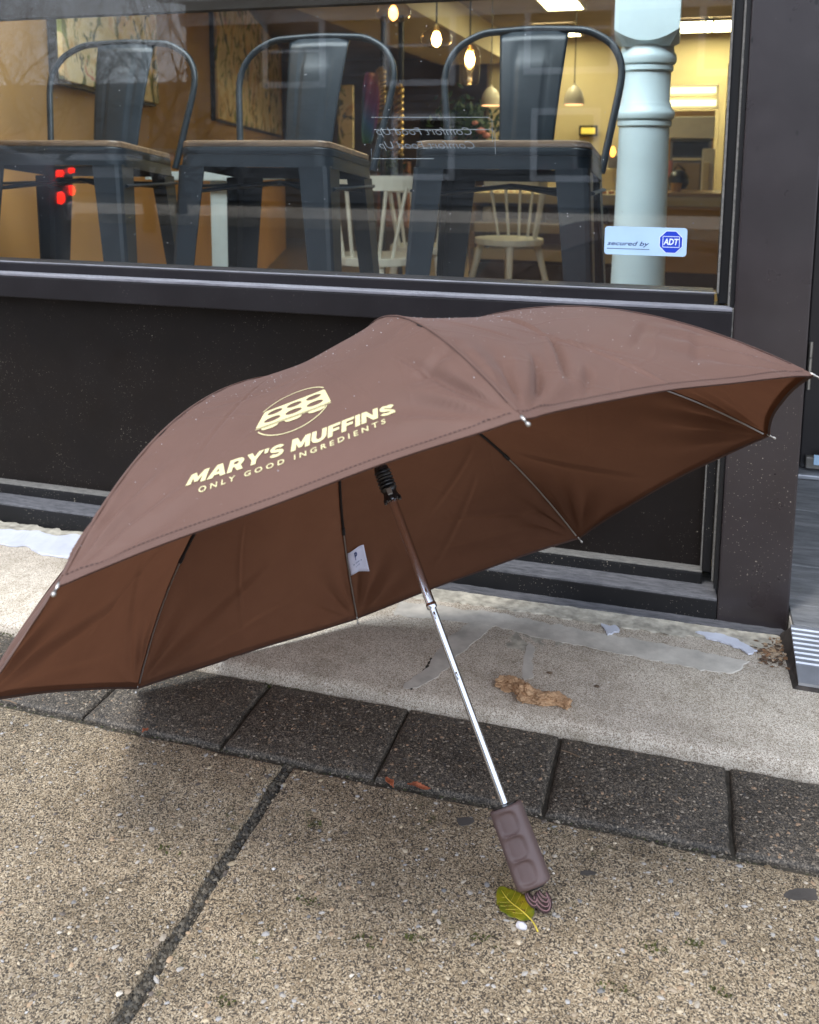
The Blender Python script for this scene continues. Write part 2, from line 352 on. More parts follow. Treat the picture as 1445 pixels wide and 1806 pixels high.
M['colpaint'] = mat('pale_aqua_paint', (.66, .82, .88), .35, var=.06, scale=6)
M['whitechair'] = mat('cream_white_paint', (.72, .72, .62), .45, var=.05)
M['table'] = mat('pale_table_paint', (.55, .65, .66), .4, var=.06)
M['lampwhite'] = mat('white_enamel', (.62, .56, .44), .35, var=.03)
M['lampin'] = mat('warm_lamp_inside', (.9, .7, .5), .5, var=0, emit=(1, .45, .2), es=1.2)
M['brass'] = mat('brass', (.55, .38, .14), .35, .8, var=.1)
M['tube'] = mat('fluorescent_panel', (.9, .9, .8), .5, var=0, emit=(1, .89, .52), es=7)
M['tube_dim'] = mat('strip_light_tube', (.9, .9, .8), .5, var=0, emit=(1, .86, .45), es=1.1)
M['cool_fill'] = mat('added_cool_fill_panel', (.9, .9, .9), .5, var=0, emit=(.86, .95, 1), es=6.5)  # glow of the added panel above the stools
M['filament'] = mat('glowing_bulb', (.9, .6, .3), .5, var=0, emit=(1, .60, .20), es=26)
M['bulbsmall'] = mat('dim_filament', (.9, .6, .3), .5, var=0, emit=(1, .45, .12), es=4)
M['black'] = mat('black_enamel', (.012, .012, .012), .35, var=.1)
M['iron'] = mat('dark_iron', (.02, .018, .016), .5, var=.2)
M['steelwhite'] = mat('white_appliance', (.62, .58, .46), .35, var=.05)
M['greyapp'] = mat('grey_steel', (.20, .19, .17), .35, .5, var=.15)
M['pink'] = mat('pink_paper', (.55, .22, .20), .7, var=.2)
M['plant'] = mat('dark_leaves', (.02, .05, .015), .6, var=.4, scale=30)
M['blue'] = mat('blue_card', (.03, .03, .22), .6, var=.1)
M['food'] = mat('pastry', (.42, .18, .08), .7, var=.5, scale=25)
M['amber'] = mat('amber_flame', (.9, .5, .1), .5, var=0, emit=(1, .35, .04), es=3)
M['sticker'] = mat('pale_blue_sticker', (.42, .60, .80), .35, var=.05, scale=20)
M['stickerblue'] = mat('royal_blue_ink', (.008, .045, .50), .4, var=0)
M['stickerwhite'] = mat('sticker_white', (.72, .80, .90), .4, var=0)
M['etch'] = mat('white_etched_lettering', (.28, .30, .33), .7, var=0)
def m_art(name, seed, base=(.80, .66, .36)):
    t = NT(name); P = t.pos(True)
    mp = t.n('ShaderNodeMapping'); mp.inputs['Location'].default_value = (seed*3.1, seed, seed*1.7); mp.inputs['Scale'].default_value = (1, 1, 1.1); t.l(P, mp.inputs['Vector'])
    v = mp.outputs[0]
    c = t.ramp(t.noise(2.2, 6, .6, v, 1.2), [(.3, tuple(x*.8 for x in base)), (.5, base), (.6, (.66, .42, .16)), (.75, (.72, .62, .40))])
    f = t.math('MULTIPLY', t.mr(t.noise(3.1, 5, .65, v, 2.5), .53, .58), .9)
    c = t.mix(f, c, t.ramp(t.noise(6, 3, .5, v), [(.35, (.02, .03, .012)), (.5, (.07, .10, .02)), (.65, (.24, .27, .04))]))
    c = t.mix(t.mr(t.noise(7, 4, .6, v, 1), .64, .68), c, (.60, .25, .16))
    t.set(Base_Color=c, Roughness=.7); return t.m
M['art1'] = m_art('abstract_canvas_a', 2); M['art2'] = m_art('abstract_canvas_b', 7); M['art3'] = m_art('abstract_canvas_c', 11)
t = NT('rainbow_cloth'); P = t.pos(True); f = t.math('FRACT', t.math('ADD', t.math('MULTIPLY', t.sep(P, 0), 2.6), t.math('MULTIPLY', t.sep(P, 2), 1.1)))
t.set(Base_Color=t.ramp(f, [(0, (.5, .12, .12)), (.2, (.6, .45, .08)), (.4, (.12, .35, .10)), (.6, (.12, .30, .60)), (.8, (.35, .12, .35)), (1, (.5, .12, .2))]), Roughness=.8); M['rainbow'] = t.m
M['blind'] = mat('dark_blind_cloth', (.030, .023, .017), .9, var=.2, scale=6)
M['siding'] = mat('grey_siding', (.16, .17, .18), .7, var=.08, scale=2)
M['trim'] = mat('white_trim', (.72, .73, .75), .5, var=.04)
M['roofing'] = mat('dark_shingles', (.06, .06, .065), .9, var=.3, scale=6)
M['pane'] = mat('dark_pane', (.02, .025, .03), .06, var=0)
M['bark'] = mat('grey_bark', (.05, .04, .032), .9, var=.3, scale=20, bump=.6, bscale=40)
M['carpaint'] = mat('silver_car_paint', (.30, .32, .35), .25, .6, var=.03)
M['tyre'] = mat('tyre_rubber', (.015, .015, .015), .8, var=0)
M['tail'] = mat('lit_tail_light', (.8, .02, .01), .3, var=0, emit=(1, .02, .01), es=8)
def m_attr(name, rough=.7):
    t = NT(name); a = t.n('ShaderNodeAttribute', attribute_name='Col'); t.set(Base_Color=a.outputs['Color'], Roughness=rough); return t.m
M['attr'] = m_attr('mixed_stone'); M['attrdry'] = m_attr('mixed_debris', .9)

#@GROUND
def box_obj(name, a, b, m, parent=None, bevel=0, **k): return MB().box(a, b).build(name, m, parent, bevel=bevel, **k)
g = MB().add([(-150, -150, -.34), (150, -150, -.34), (150, 150, -.34), (-150, 150, -.34)], [(0, 1, 2, 3)]).build('ground', M['dirt']); tag(g, kind='structure')
g = box_obj('road', (-60, -9.2, -.33), (60, -1.75, -.26), M['asphalt']); tag(g, kind='structure')
g = box_obj('kerb', (-60, -1.74, -.335), (60, -1.585, -.004), M['apron'], bevel=.015); tag(g, kind='structure')
g = box_obj('far_pavement', (-60, -12, -.33), (60, -9.21, -.12), M['apron']); tag(g, kind='structure')
# dirt bed in the joints, under all of the paving
g = box_obj('pavement_bed', (-6, -1.58, -.2), (4, 1.33, -.006), M['dirt']); tag(g, kind='structure')
pave = empty('pavement', (0, 0, 0)); tag(pave, kind='structure')
def rough_slab(name, x0, x1, y0, y1, zt, m, parent, jag=.002, bev=.006, step=.02, th=.06, seed=0, loc=None):
    pts = []
    def edge(ax, ay, bx, by):
        L = math.hypot(bx-ax, by-ay); n = max(2, int(L/step)); nx, ny = (by-ay)/L, -(bx-ax)/L
        for i in range(n):
            u = i/n; x, y = ax+(bx-ax)*u, ay+(by-ay)*u
            q = noise.noise(Vector((x*22+seed, y*22, seed)))*jag+noise.noise(Vector((x*90+seed, y*90, 3)))*jag*.5+max(0, noise.noise(Vector((x*9, y*9, seed+5)))-.35)*-jag*3
            if i == 0: q = 0
            pts.append((x+nx*q, y+ny*q))
    edge(x0, y0, x1, y0); edge(x1, y0, x1, y1); edge(x1, y1, x0, y1); edge(x0, y1, x0, y0)
    cx = sum(p[0] for p in pts)/len(pts); cy = sum(p[1] for p in pts)/len(pts); n = len(pts)
    b = MB()
    def ring(ins, z, jz=0):
        r = []
        for (x, y) in pts:
            dx, dy = min(x-x0, x1-x), min(y-y0, y1-y)
            ix = x+(ins if x < cx else -ins)*(1 if abs(x-x0) < .02 or abs(x-x1) < .02 else 0); iy = y+(ins if y < cy else -ins)*(1 if abs(y-y0) < .02 or abs(y-y1) < .02 else 0)
            r.append((ix, iy, z+noise.noise(Vector((x*60, y*60, seed)))*jz))
        return r
    rings = [ring(0, zt-th), ring(0, zt-bev, .0015), ring(bev*.35, zt-bev*.35, .001), ring(bev*1.1, zt, 0)]
    b.v = [p for r in rings for p in r]
    for k in range(3):
        for i in range(n):
            j = (i+1) % n; b.f.append((k*n+i, k*n+j, (k+1)*n+j, (k+1)*n+i))
    b.f.append(tuple(range(3*n, 4*n))); b.f.append(tuple(range(n-1, -1, -1)))
    if loc is not None:
        b.v = [(x-loc[0], y-loc[1], z) for x, y, z in b.v]
    o = b.build(name, m, parent, smooth='auto')
    if loc is not None: o.location = (loc[0], loc[1], 0)
    return o
for i, (a, b_) in enumerate([(-1.66, -.4335), (-.4205, .85), (.866, 2.1), (-2.9, -1.676)]):
    rough_slab('slab', a, b_, -.28, .9295, 0, M['slab'], pave, .0032, .006, seed=i*3.1)
    rough_slab('slab', a, b_, -1.57, -.296, 0, M['slab'], pave, .003, .006, step=.06, seed=i*5.3+9)
for i in range(18):
    x0 = -2.12+i*.2; 
    jx = [0, .002, -.001, .0015, 0][i % 5]
    o = rough_slab('paver', x0+.0008+jx*.5, x0+.2-.0030+jx*.5, .9375, 1.0815, .001+.0004*math.sin(i*2.3), M['paver'], pave, .0015, .0045, step=.012, seed=i*7.7)
o = rough_slab('concrete_apron', -2.4, 2.2, 1.0835, 1.409, .018, M['apron'], None, .003, .010, step=.015, th=.08, seed=4.4); tag(o, kind='structure')

def chips(name, n, xr, yr, z, rr, pal, kind='stuff', parent=None, flat=.4, mat_='attr', dens=None, lift=.15, sub=None):
    """many small faceted stones, each with its own colour"""
    base = np.array([[1, 0, 0], [.45, .85, .1], [-.5, .8, 0], [-1, 0, .1], [-.4, -.85, 0], [.55, -.8, .05], [.1, 0, 1], [0, .1, -1]], float)
    F = [(6, 0, 1), (6, 1, 2), (6, 2, 3), (6, 3, 4), (6, 4, 5), (6, 5, 0), (7, 1, 0), (7, 2, 1), (7, 3, 2), (7, 4, 3), (7, 5, 4), (7, 0, 5)]
    V = []; FF = []; C = []; k = 0; tries = 0
    pal = np.array(pal)
    while k < n and tries < n*20:
        tries += 1
        x = nr.uniform(*xr); y = nr.uniform(*yr)
        if dens is not None and nr.rand() > dens(x, y): continue
        r = rr[0]+(rr[1]-rr[0])*nr.rand()**3.2
        th = nr.rand()*6.28; c, s = math.cos(th), math.sin(th)
        p = base*np.array([r*nr.uniform(.7, 1.3), r*nr.uniform(.55, 1), r*flat])*(1+.25*nr.randn(8, 3)*.6)
        p = np.stack([p[:, 0]*c-p[:, 1]*s, p[:, 0]*s+p[:, 1]*c, p[:, 2]], 1)
        zz = z(x, y) if callable(z) else z
        p += [x, y, zz+r*flat*lift]
        V.append(p); FF += [(a+k*8, b+k*8, d+k*8) for a, b, d in F]
        col = pal[nr.randint(len(pal))]*nr.uniform(.8, 1.2); C += [np.append(np.clip(col, 0, 1), 1)]*8; k += 1
    V = np.concatenate(V)
    me = bpy.data.meshes.new(name); me.from_pydata(V.tolist(), [], FF); ca = me.color_attributes.new('Col', 'FLOAT_COLOR', 'POINT'); ca.data.foreach_set('color', np.array(C, dtype=np.float32).ravel())
    me.materials.append(M[mat_]); o = bpy.data.objects.new(name, me); link(o, parent); tag(o, kind=kind); return o
PALS = [(.36, .34, .31), (.38, .33, .26), (.36, .33, .29), (.30, .24, .17), (.44, .36, .24), (.12, .10, .085), (.34, .33, .32), (.24, .18, .11), (.50, .42, .30), (.19, .185, .18), (.38, .27, .17)]
inslab = lambda x, y: 0 if (-.435 < x < -.419) else 1
chips('embedded_aggregate', 17000, (-1.15, .5), (.5, .925), -.0006, (.0008, .0056), PALS, flat=.3, lift=-.1, dens=inslab)
PALP = [(.05, .045, .04), (.10, .085, .065), (.17, .14, .10), (.03, .028, .026), (.26, .22, .17), (.08, .07, .06), (.28, .19, .12)]
chips('paver_aggregate', 15000, (-1.1, .5), (.943, 1.075), lambda x, y: .001+.0004*math.sin(int((x+2.12)/.2)*2.3)-.0002, (.0007, .0028), PALP, flat=.35, lift=.1, dens=lambda x, y: 0 if abs(((x+2.12+.1) % .2)-.1) < .008 else 1)
chips('apron_grit', 2500, (-1.3, .5), (1.10, 1.39), .0178, (.0006, .0020), [(.14, .11, .08), (.5, .46, .4), (.28, .22, .15), (.6, .57, .52), (.2, .17, .13)], flat=.3, lift=-.1)
chips('joint_grit', 2400, (-.4345, -.4195), (.45, .935), -.0056, (.0006, .0036), [(.05, .045, .035), (.09, .078, .058), (.14, .12, .09), (.03, .028, .024), (.06, .05, .035)], flat=.7)
chips('seam_grit', 3200, (-1.2, .5), (.928, .941), -.0058, (.0006, .0024), [(.03, .027, .02), (.07, .06, .04), (.12, .1, .07), (.22, .19, .15), (.05, .055, .02)], flat=.7)
chips('loose_pebbles', 26, (-1.0, .45), (.55, .93), .0008, (.0016, .0042), [(.6, .58, .56), (.55, .5, .42), (.3, .26, .2)], flat=.6, lift=.5, dens=inslab)
# moss: small tufts of leaflets along the joints
def moss(name, spots, n_each, mat_='moss'):
    b = MB()
    for (x, y, z, r) in spots:
        for i in range(n_each):
            a = rnd.random()*6.28; q = r*math.sqrt(rnd.random()); px, py = x+q*math.cos(a)*1.7, y+q*math.sin(a)*.7; h = .0010+rnd.random()*.0028*(1-q/r*.6); w_ = .0007+rnd.random()*.0009
            t_ = rnd.random()*6.28; dx, dy = math.cos(t_)*w_, math.sin(t_)*w_; lx, ly = rnd.uniform(-.002, .002), rnd.uniform(-.002, .002)
            b.add([(px-dx, py-dy, z), (px+dx, py+dy, z), (px+lx+dx*.6, py+ly+dy*.6, z+h), (px+lx-dx*.6, py+ly-dy*.6, z+h)], [(0, 1, 2, 3)])
    o = b.build(name, M[mat_]); tag(o, kind='stuff'); return o
spots = [(-.6597, .938, -.008, .012), (-.603, .938, -.008, .012), (-.64, .936, -.008, .01), (-.52, .937, -.009, .014), (-.57, .938, -.008, .01), (-.73, .937, -.008, .014), (-.323, .98, -.008, .010), (-.323, .955, -.008, .012), (.082, .965, -.008, .012), (.082, .99, -.008, .008)]
spots += [(rnd.uniform(-.55, .35), .936+rnd.uniform(-.003, .004), -.009, .006+.008*rnd.random()) for _ in range(26)]
spots += [(-.55, 1.082, -.004, .010), (-.52, 1.082, -.003, .014), (-.49, 1.082, -.003, .009), (-.92, 1.082, -.002, .012), (-.97, 1.082, 0, .014)]
moss('moss_in_joints', spots, 70)
msp = []
for q in [(545, 1590), (640, 1660), (300, 1500), (730, 1655), (395, 1765), (1150, 1670), (860, 1660), (1270, 1750), (1085, 1745), (560, 1455), (1225, 1665)]:
    p = onz(*q, 0); msp.append((p[0], p[1], 0, .006+rnd.random()*.005))
moss('moss_patches', msp, 26)

#@SHOPFRONT
shop = empty('shopfront', (0, 1.411, 0), label='dark brown painted shopfront with a large cafe window above a low panelled base', cat='shopfront')
def sp(name, a, b, m, bevel=.002, parent=None, **k):
    o = box_obj(name, a, b, m, parent or None, bevel=bevel, **k)
    o.parent = parent or shop
    if not parent: o.matrix_parent_inverse = Matrix.Translation((0, -1.411, 0))
    return o
YB = 1.411
XL = -4.2
sp('post', (.074, YB, .012), (.176, 1.62, 3.2), M['post'], .003)
sp('base_board', (XL, YB+.0005, .008), (.0735, 1.50, .052), M['base'], .002)
# sloping ledge on top of the base board
o = MB().hexa([(XL, YB+.001, .050), (.073, YB+.001, .050), (.073, 1.5, .050), (XL, 1.5, .050)], [(XL, YB+.001, .0555), (.073, YB+.001, .0555), (.073, 1.5, .068), (XL, 1.5, .068)]).build('base_ledge', M['ledge'], shop, bevel=.0015); o.matrix_parent_inverse = Matrix.Translation((0, -1.411, 0))
sp('panel_moulding', (XL, 1.446, .060), (.0505, 1.50, .0785), M['base'], .002)
sp('moulding_bead', (XL, 1.4465, .079), (.0503, 1.468, .0815), M['bead'], .0008)
sp('kick_panel', (XL, 1.468, .0805), (.049, 1.51, .50), M['kick'], 0)
sp('panel_stile', (.050, 1.446, .0815), (.0635, 1.52, .4615), M['base'], .002)
sp('stile_bead', (.0475, 1.4500, .0815), (.0496, 1.47, .4615), M['bead'], .0007)
sp('corner_bead', (.0642, 1.428, .075), (.067, 1.46, .4615), M['bead'], .0008)
sp('corner_strip', (.0674, 1.420, .068), (.0732, 1.60, .4615), M['gasket'], 0)
sp('sill_fascia', (XL, YB+.001, .4618), (.0712, 1.52, .5015), M['sill'], .002)
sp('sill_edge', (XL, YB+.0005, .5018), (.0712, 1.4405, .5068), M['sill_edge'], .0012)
sp('window_rail', (XL, 1.441, .500), (.046, 1.52, .5225), M['sill'], .0015)
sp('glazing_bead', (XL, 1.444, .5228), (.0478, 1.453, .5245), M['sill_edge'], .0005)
sp('jamb_gasket', (.0495, 1.447, .5235), (.0523, 1.462, 3.1), M['bead'], .0006)
sp('window_jamb', (.0525, 1.455, .507), (.0655, 1.56, 3.1), M['gasket'], .001)
sp('jamb_bead', (.0655, 1.430, .507), (.0682, 1.47, 3.1), M['bead'], .0008)
sp('jamb_return', (.0684, 1.426, .507), (.0736, 1.60, 3.1), M['gasket'], 0)
sp('sealant', (.0714, YB+.004, .463), (.0733, 1.43, .506), M['bead'], 0)
sp('window_head', (XL, 1.43, 1.75), (.0735, 1.55, 3.2), M['sill'], .002)
# end post out of sight to the left that carries the window
sp('end_post', (XL-.12, YB, 0), (XL-.002, 1.62, 3.2), M['post'], .003)
pane = MB().box((XL, 1.458, .5205), (.0492, 1.463, 1.76)).build('window_pane', M['glass'], shop); pane.matrix_parent_inverse = Matrix.Translation((0, -1.411, 0))
# chips of peeled paint on the sill front
# roller blind just inside the glass
box_obj('roller_blind', (XL, 1.49, at(375, 17, 1.49)[2]), (.03, 1.515, 1.745), M['blind']); bl = bpy.data.objects['roller_blind']; tag(bl, 'dark brown roller blind pulled down over the top of the window', 'blind')
# doorway at the right
door = empty('shop_door', (.24, 2.2, .05), label='black painted shop door recessed behind the brown post', cat='door')
def ch(o, p):
    o.parent = p; o.matrix_parent_inverse = Matrix.Translation(-Vector(p.location)); return o
DY = 2.10
ch(box_obj('door_leaf', (.262, DY, .06), (1.15, DY+.045, 2.2), M['door'], bevel=.003), door)
ch(box_obj('door_frame', (.20, DY-.01, .052), (.258, DY+.06, 2.25), M['door'], bevel=.003), door)
hz = at(1425, 600, DY)[2]; hz2 = at(1425, 685, DY)[2]
hg = MB(); hx = at(1427, 640, DY)[0]
for k in range(3):
    a_, b_ = hz2+(hz-hz2)*k/3+.001, hz2+(hz-hz2)*(k+1)/3-.001; hg.tube([(hx, DY-.012, a_), (hx, DY-.012, b_)], .0045, 10)
ch(hg.build('hinge', M['steel'], smooth='auto'), door)
q = at(1420, 801, DY); q2 = at(1445, 833, DY)
ch(box_obj('kick_plate', (q[0], DY-.02, .066), (1.1, DY-.001, q[2]), M['greyapp'], bevel=.002), door)
q3 = at(1434, 797, DY)
ch(box_obj('paper_notice', (q3[0], DY-.0225, q3[2]-.022), (q3[0]+.09, DY-.0205, q3[2]), M['sticker']), door)
ch(box_obj('door_sill', (.2, DY-.05, .0505), (1.2, DY+.1, .060), M['alu'], bevel=.002), door)
rev = box_obj('door_recess_wall', (.150, 1.6215, .02), (.1755, 2.3, 3.2), M['post']); tag(rev, 'dark painted side wall of the recessed doorway beside the brown post', 'wall')
lin = box_obj('door_head_wall', (.1765, 2.12, 2.26), (1.3, 2.3, 3.2), M['door']); tag(lin, 'black panel above the recessed shop door', 'wall')
# slate step: individual tiles on a bed
bed = box_obj('door_step', (.177, 1.372, -.02), (1.25, 2.2, .0425), M['mortar']); tag(bed, kind='structure')
ys = [1.372, onz(1400, 1066, .05)[1], onz(1400, 997, .05)[1], onz(1405, 961, .05)[1], onz(1405, 898, .05)[1], 2.10]
for j in range(5):
    xs = [.1775, [.42, .50, .38, .46, .44][j], .8, 1.24]
    for i in range(3):
        sk = .012 if j == 2 else 0
        a0, a1, b0, b1 = xs[i]+.001, xs[i+1]-.001, ys[j]+.0012, ys[j+1]-.0012; zt = .0498+rnd.uniform(-.0008, .001)
        MB().hexa([(a0, b0, .043), (a1, b0, .043), (a1, b1, .043), (a0, b1, .043)], [(a0, b0, zt), (a1, b0, zt), (a1, b1, zt), (a0, b1, zt)]).build('slate_tile', M['slate'], bed, bevel=.0015)
# ribbed aluminium ramp
ramp = empty('threshold_ramp', (.17, 1.31, .018), label='ribbed aluminium threshold ramp at the foot of the slate step', cat='ramp')
x0 = .1745
yz = lambda u: (1.371-u*.117, .0505-u*.0235)
prof = []
for i in range(0, 8):
    u0 = .02+i*.085; 
    prof += [(u0, 0), (u0+.012, .0018), (u0+.055, .0018), (u0+.067, 0)]
prof = [(0, 0)]+prof+[(.74, 0), (1, 0)]
b = MB(); n = len(prof)
for X in (x0, 1.2):
    for u, h in prof:
        y, z = yz(u); b.v.append((X, y, z+h))
    for u, h in ((1, 0), (0, 0)):
        y, z = yz(u); b.v.append((X, y, z-.004))
N_ = n+2
for i in range(n-1): b.f.append((i, i+1, N_+i+1, N_+i))
b.f.append(tuple(range(N_))); b.f.append(tuple(range(2*N_-1, N_-1, -1))); b.f.append((n-1, n, N_+n, N_+n-1))
ch(b.build('ribbed_plate', M['alu'], weld=True), ramp)
ya, za = yz(0); yb_, zb_ = yz(1)
ch(MB().hexa([(x0-.008, yb_-.004, .0175), (1.2, yb_-.004, .0175), (1.2, ya, .0175), (x0-.012, ya+.03, .0175)], [(x0+.001, yb_+.001, zb_-.0042), (1.2, yb_+.001, zb_-.0042), (1.2, ya, za-.0045), (x0-.001, ya, za-.0045)]).build('ramp_bed', M['ramp_side'], bevel=.0015), ramp)

# ---- ragged flat pieces (mortar, paint) lying on the apron
def ragged(name, pts, z, th, m, parent=None, amp=.006, fr=55, step=.003, kind=None, **k):
    P = []
    for i in range(len(pts)):
        a, c = Vector(pts[i]).to_2d(), Vector(pts[(i+1) % len(pts)]).to_2d(); L = (c-a).length; n = max(1, int(L/step)); nrm = Vector(((c-a).y, -(c-a).x)).normalized() if L > 0 else Vector((0, 0))
        for j in range(n):
            p = a+(c-a)*(j/n); d_ = amp*(noise.noise(Vector((p.x*fr, p.y*fr, 7)))+.5*noise.noise(Vector((p.x*fr*3, p.y*fr*3, 1)))); P.append(p+nrm*d_)
    cx = sum((p for p in P), Vector((0, 0)))/len(P); n = len(P)
    b = MB(); b.v = [(p.x, p.y, z-.001) for p in P]+[(p.x+(cx.x-p.x)*.02, p.y+(cx.y-p.y)*.02, z+th*(1+.6*noise.noise(Vector((p.x*60, p.y*60, 2))))) for p in P]
    b.f = [(i, (i+1) % n, (i+1) % n+n, i+n) for i in range(n)]+[tuple(range(n, 2*n))]
    o = b.build(name, m, parent); me = o.data
    bm = bmesh.new(); bm.from_mesh(me); bmesh.ops.triangulate(bm, faces=[f for f in bm.faces if len(f.verts) > 4]); bmesh.ops.recalc_face_normals(bm, faces=bm.faces); bm.to_mesh(me); bm.free()
    if kind: tag(o, kind=kind)
    return o
ap = bpy.data.objects['concrete_apron']
G2 = lambda x, y: onz(x, y, .018)[:2]
ragged('mortar_band', [G2(700, 1060), G2(860, 1078), G2(1060, 1117), G2(1240, 1150), G2(1330, 1168), G2(1300, 1192), G2(1150, 1165), G2(1000, 1135), G2(850, 1100), G2(690, 1085)], .0178, .0008, M['mortar'], ap)
ragged('mortar_smear', [G2(868, 1085), G2(820, 1102), G2(780, 1135), G2(755, 1175), G2(715, 1205), G2(712, 1216), G2(735, 1215), G2(790, 1180), G2(815, 1150), G2(870, 1105), G2(885, 1092)], .0178, .0007, M['mortar'], ap, .004)
ragged('mortar_smear', [G2(930, 1130), G2(945, 1140), G2(938, 1165), G2(940, 1195), G2(925, 1200), G2(920, 1175), G2(926, 1150)], .0178, .0005, M['mortar'], ap, .004)
ragged('crack', [G2(722, 1214), G2(733, 1200), G2(748, 1180), G2(760, 1160), G2(765, 1160), G2(752, 1184), G2(737, 1203), G2(726, 1217)], .0180, .0004, M['dirt'], ap, .003, 120, .0015)
ragged('stain_patch', [G2(905, 1108), G2(960, 1115), G2(1010, 1128), G2(985, 1140), G2(950, 1132), G2(930, 1150), G2(890, 1140)], .0176, .0004, M['rough_mortar'], ap, .010, 90, .002)
ragged('joint_mortar', [(-1.5, 1.35), (-.5, 1.35), (.16, 1.35), (.177, 1.41), (-.6, 1.409), (-1.5, 1.409)], .0178, .0018, M['rough_mortar'], ap, .009, 30)
ragged('seal_strip', [(-.5, 1.386), (-.2, 1.389), (.0, 1.391), (.174, 1.393), (.174, 1.413), (-.5, 1.413)], .0195, .0018, M['ledge'], ap, .003, 20)
pt = ragged('paint_spill', [G2(-90, 930), G2(60, 940), G2(100, 948), G2(130, 946), G2(175, 955), G2(150, 990), G2(75, 980), G2(45, 965), G2(-90, 955)], .020, .0022, M['whitepaint'], None, .006, 30); tag(pt, 'white paint spilled along the wall foot left of the umbrella', 'paint spill')
pt = ragged('paint_smear', [G2(1225, 1116), G2(1262, 1118), G2(1300, 1130), G2(1338, 1150), G2(1322, 1155), G2(1285, 1138), G2(1245, 1128)], .0198, .0012, M['whitepaint'], None, .005, 60); tag(pt, 'white paint smear below the brown post beside the ramp', 'paint smear')
pt = ragged('paint_drip', [G2(1060, 1103), G2(1090, 1106), G2(1093, 1118), G2(1072, 1122), G2(1068, 1112)], .0198, .0012, M['whitepaint'], None, .006, 90); tag(pt, 'small white paint splash on the mortar under the kick panel', 'paint splash')
pc = onz(1365, 1150, .018)
chips('leaf_litter', 420, (pc[0]-.05, pc[0]+.018), (pc[1]-.045, pc[1]+.045), .0185, (.0012, .005), [(.22, .12, .06), (.12, .07, .04), (.35, .24, .14), (.08, .05, .03), (.40, .3, .2)], flat=.3, mat_='attrdry', lift=.8, dens=lambda x, y: math.exp(-((x-pc[0])**2/.0004+(y-pc[1])**2/.0010)))

#@UMBRELLA
RM = np.array([[0.821, 0.294, -0.49], [-0.095, 0.916, 0.391], [0.563, -0.274, 0.779]])
u_, s_, vt_ = np.linalg.svd(RM); RM = u_@vt_
TU = np.array([-0.271, 0.935, 0.275])
RIBS = [[(0, 0, 0.2219), (0.2898, 0.0014, 0.2564), (0.4666, 0.0023, -0.0112)], [(0, 0, 0.2219), (0.2021, 0.1937, 0.2367), (0.3485, 0.3339, -0.0019)], [(0, 0, 0.2219), (-0.0001, 0.283, 0.2612), (-0.0001, 0.4662, -0.001)], [(0, 0, 0.2219), (-0.2025, 0.188, 0.2217), (-0.3175, 0.2947, 0.0139)],
        [(0, 0, 0.2219), (-0.2838, 0.0096, 0.2658), (-0.4976, 0.0168, 0.0206)], [(0, 0, 0.2219), (-0.1971, -0.1968, 0.2378), (-0.3224, -0.3219, 0.0152)], [(0, 0, 0.2219), (0.0067, -0.2655, 0.257), (0.0119, -0.4704, 0.0166)], [(0, 0, 0.2219), (0.2014, -0.2042, 0.2612), (0.3267, -0.3312, -0.0034)]]
RIBS = [[np.array(q, float) for q in r] for r in RIBS]
INS = [0.018, 0.021, 0.015, 0.007, 0.011, 0.042, 0.017, 0.019]; SAG = [0.007, 0.011, 0.011, 0.011, 0.011, 0.008, 0.009, 0.006]
def rev_(r, t): t = np.asarray(t, float)[..., None]; return (1-t)**2*r[0]+2*t*(1-t)*r[1]+t*t*r[2]
def segd(U, T, a, b):
    ax_, ay_ = b[0]-a[0], b[1]-a[1]; L = ax_*ax_+ay_*ay_; s = np.clip(((U-a[0])*ax_+(T-a[1])*ay_)/L, 0, 1)
    d = ((U-a[0])*ay_-(T-a[1])*ax_)/math.sqrt(L); dd = np.hypot(U-a[0]-s*ax_, T-a[1]-s*ay_); return d, dd, s
CREASE = {7: [((.217, .863), (.075, .965), .0045, .010), ((.422, .772), (.205, .943), .0040, .010), ((.333, .910), (.198, .985), .003, .009), ((.10, .60), (.26, .80), .0020, .012), ((.525, .585), (.407, .772), -.0022, .010), ((.407, .772), (.453, .877), -.0026, .008), ((.453, .877), (.492, 1.0), -.0022, .008), ((.9, .75), (.6, .86), .0016, .012), ((.93, .83), (.7, .93), .0018, .012), ((.3, .7), (.55, .92), .0012, .01)],
          6: [((.55, .55), (.80, .95), .0007, .008), ((.98, .80), (.85, .85), .0022, .016), ((.98, .965), (.80, .972), -.0010, .012), ((.30, .5), (.20, .9), .0007, .008), ((.85, .75), (.93, .92), .002, .012), ((.1, .62), (.5, .66), .0010, .014)],
          1: [((.9, .7), (.5, .95), .0016, .014)], 2: [((.05, .9), (.45, .80), .0030, .018), ((.05, .96), (.55, .90), -.0028, .018), ((.2, .7), (.6, .93), .0016, .01), ((.1, .6), (.5, .75), .0016, .01)],
          3: [((.9, .95), (.5, .75), .0024, .018), ((.85, .98), (.35, .88), -.002, .016), ((.7, .6), (.55, .95), .0012, .01)], 4: [((.15, .95), (.5, .7), .002, .02), ((.9, .95), (.5, .8), .0026, .02), ((.9, .98), (.35, .93), -.002, .016), ((.3, .6), (.6, .9), .0014, .014)],
          0: [((.2, .9), (.6, .8), .002, .016), ((.8, .95), (.4, .85), .002, .016)]}
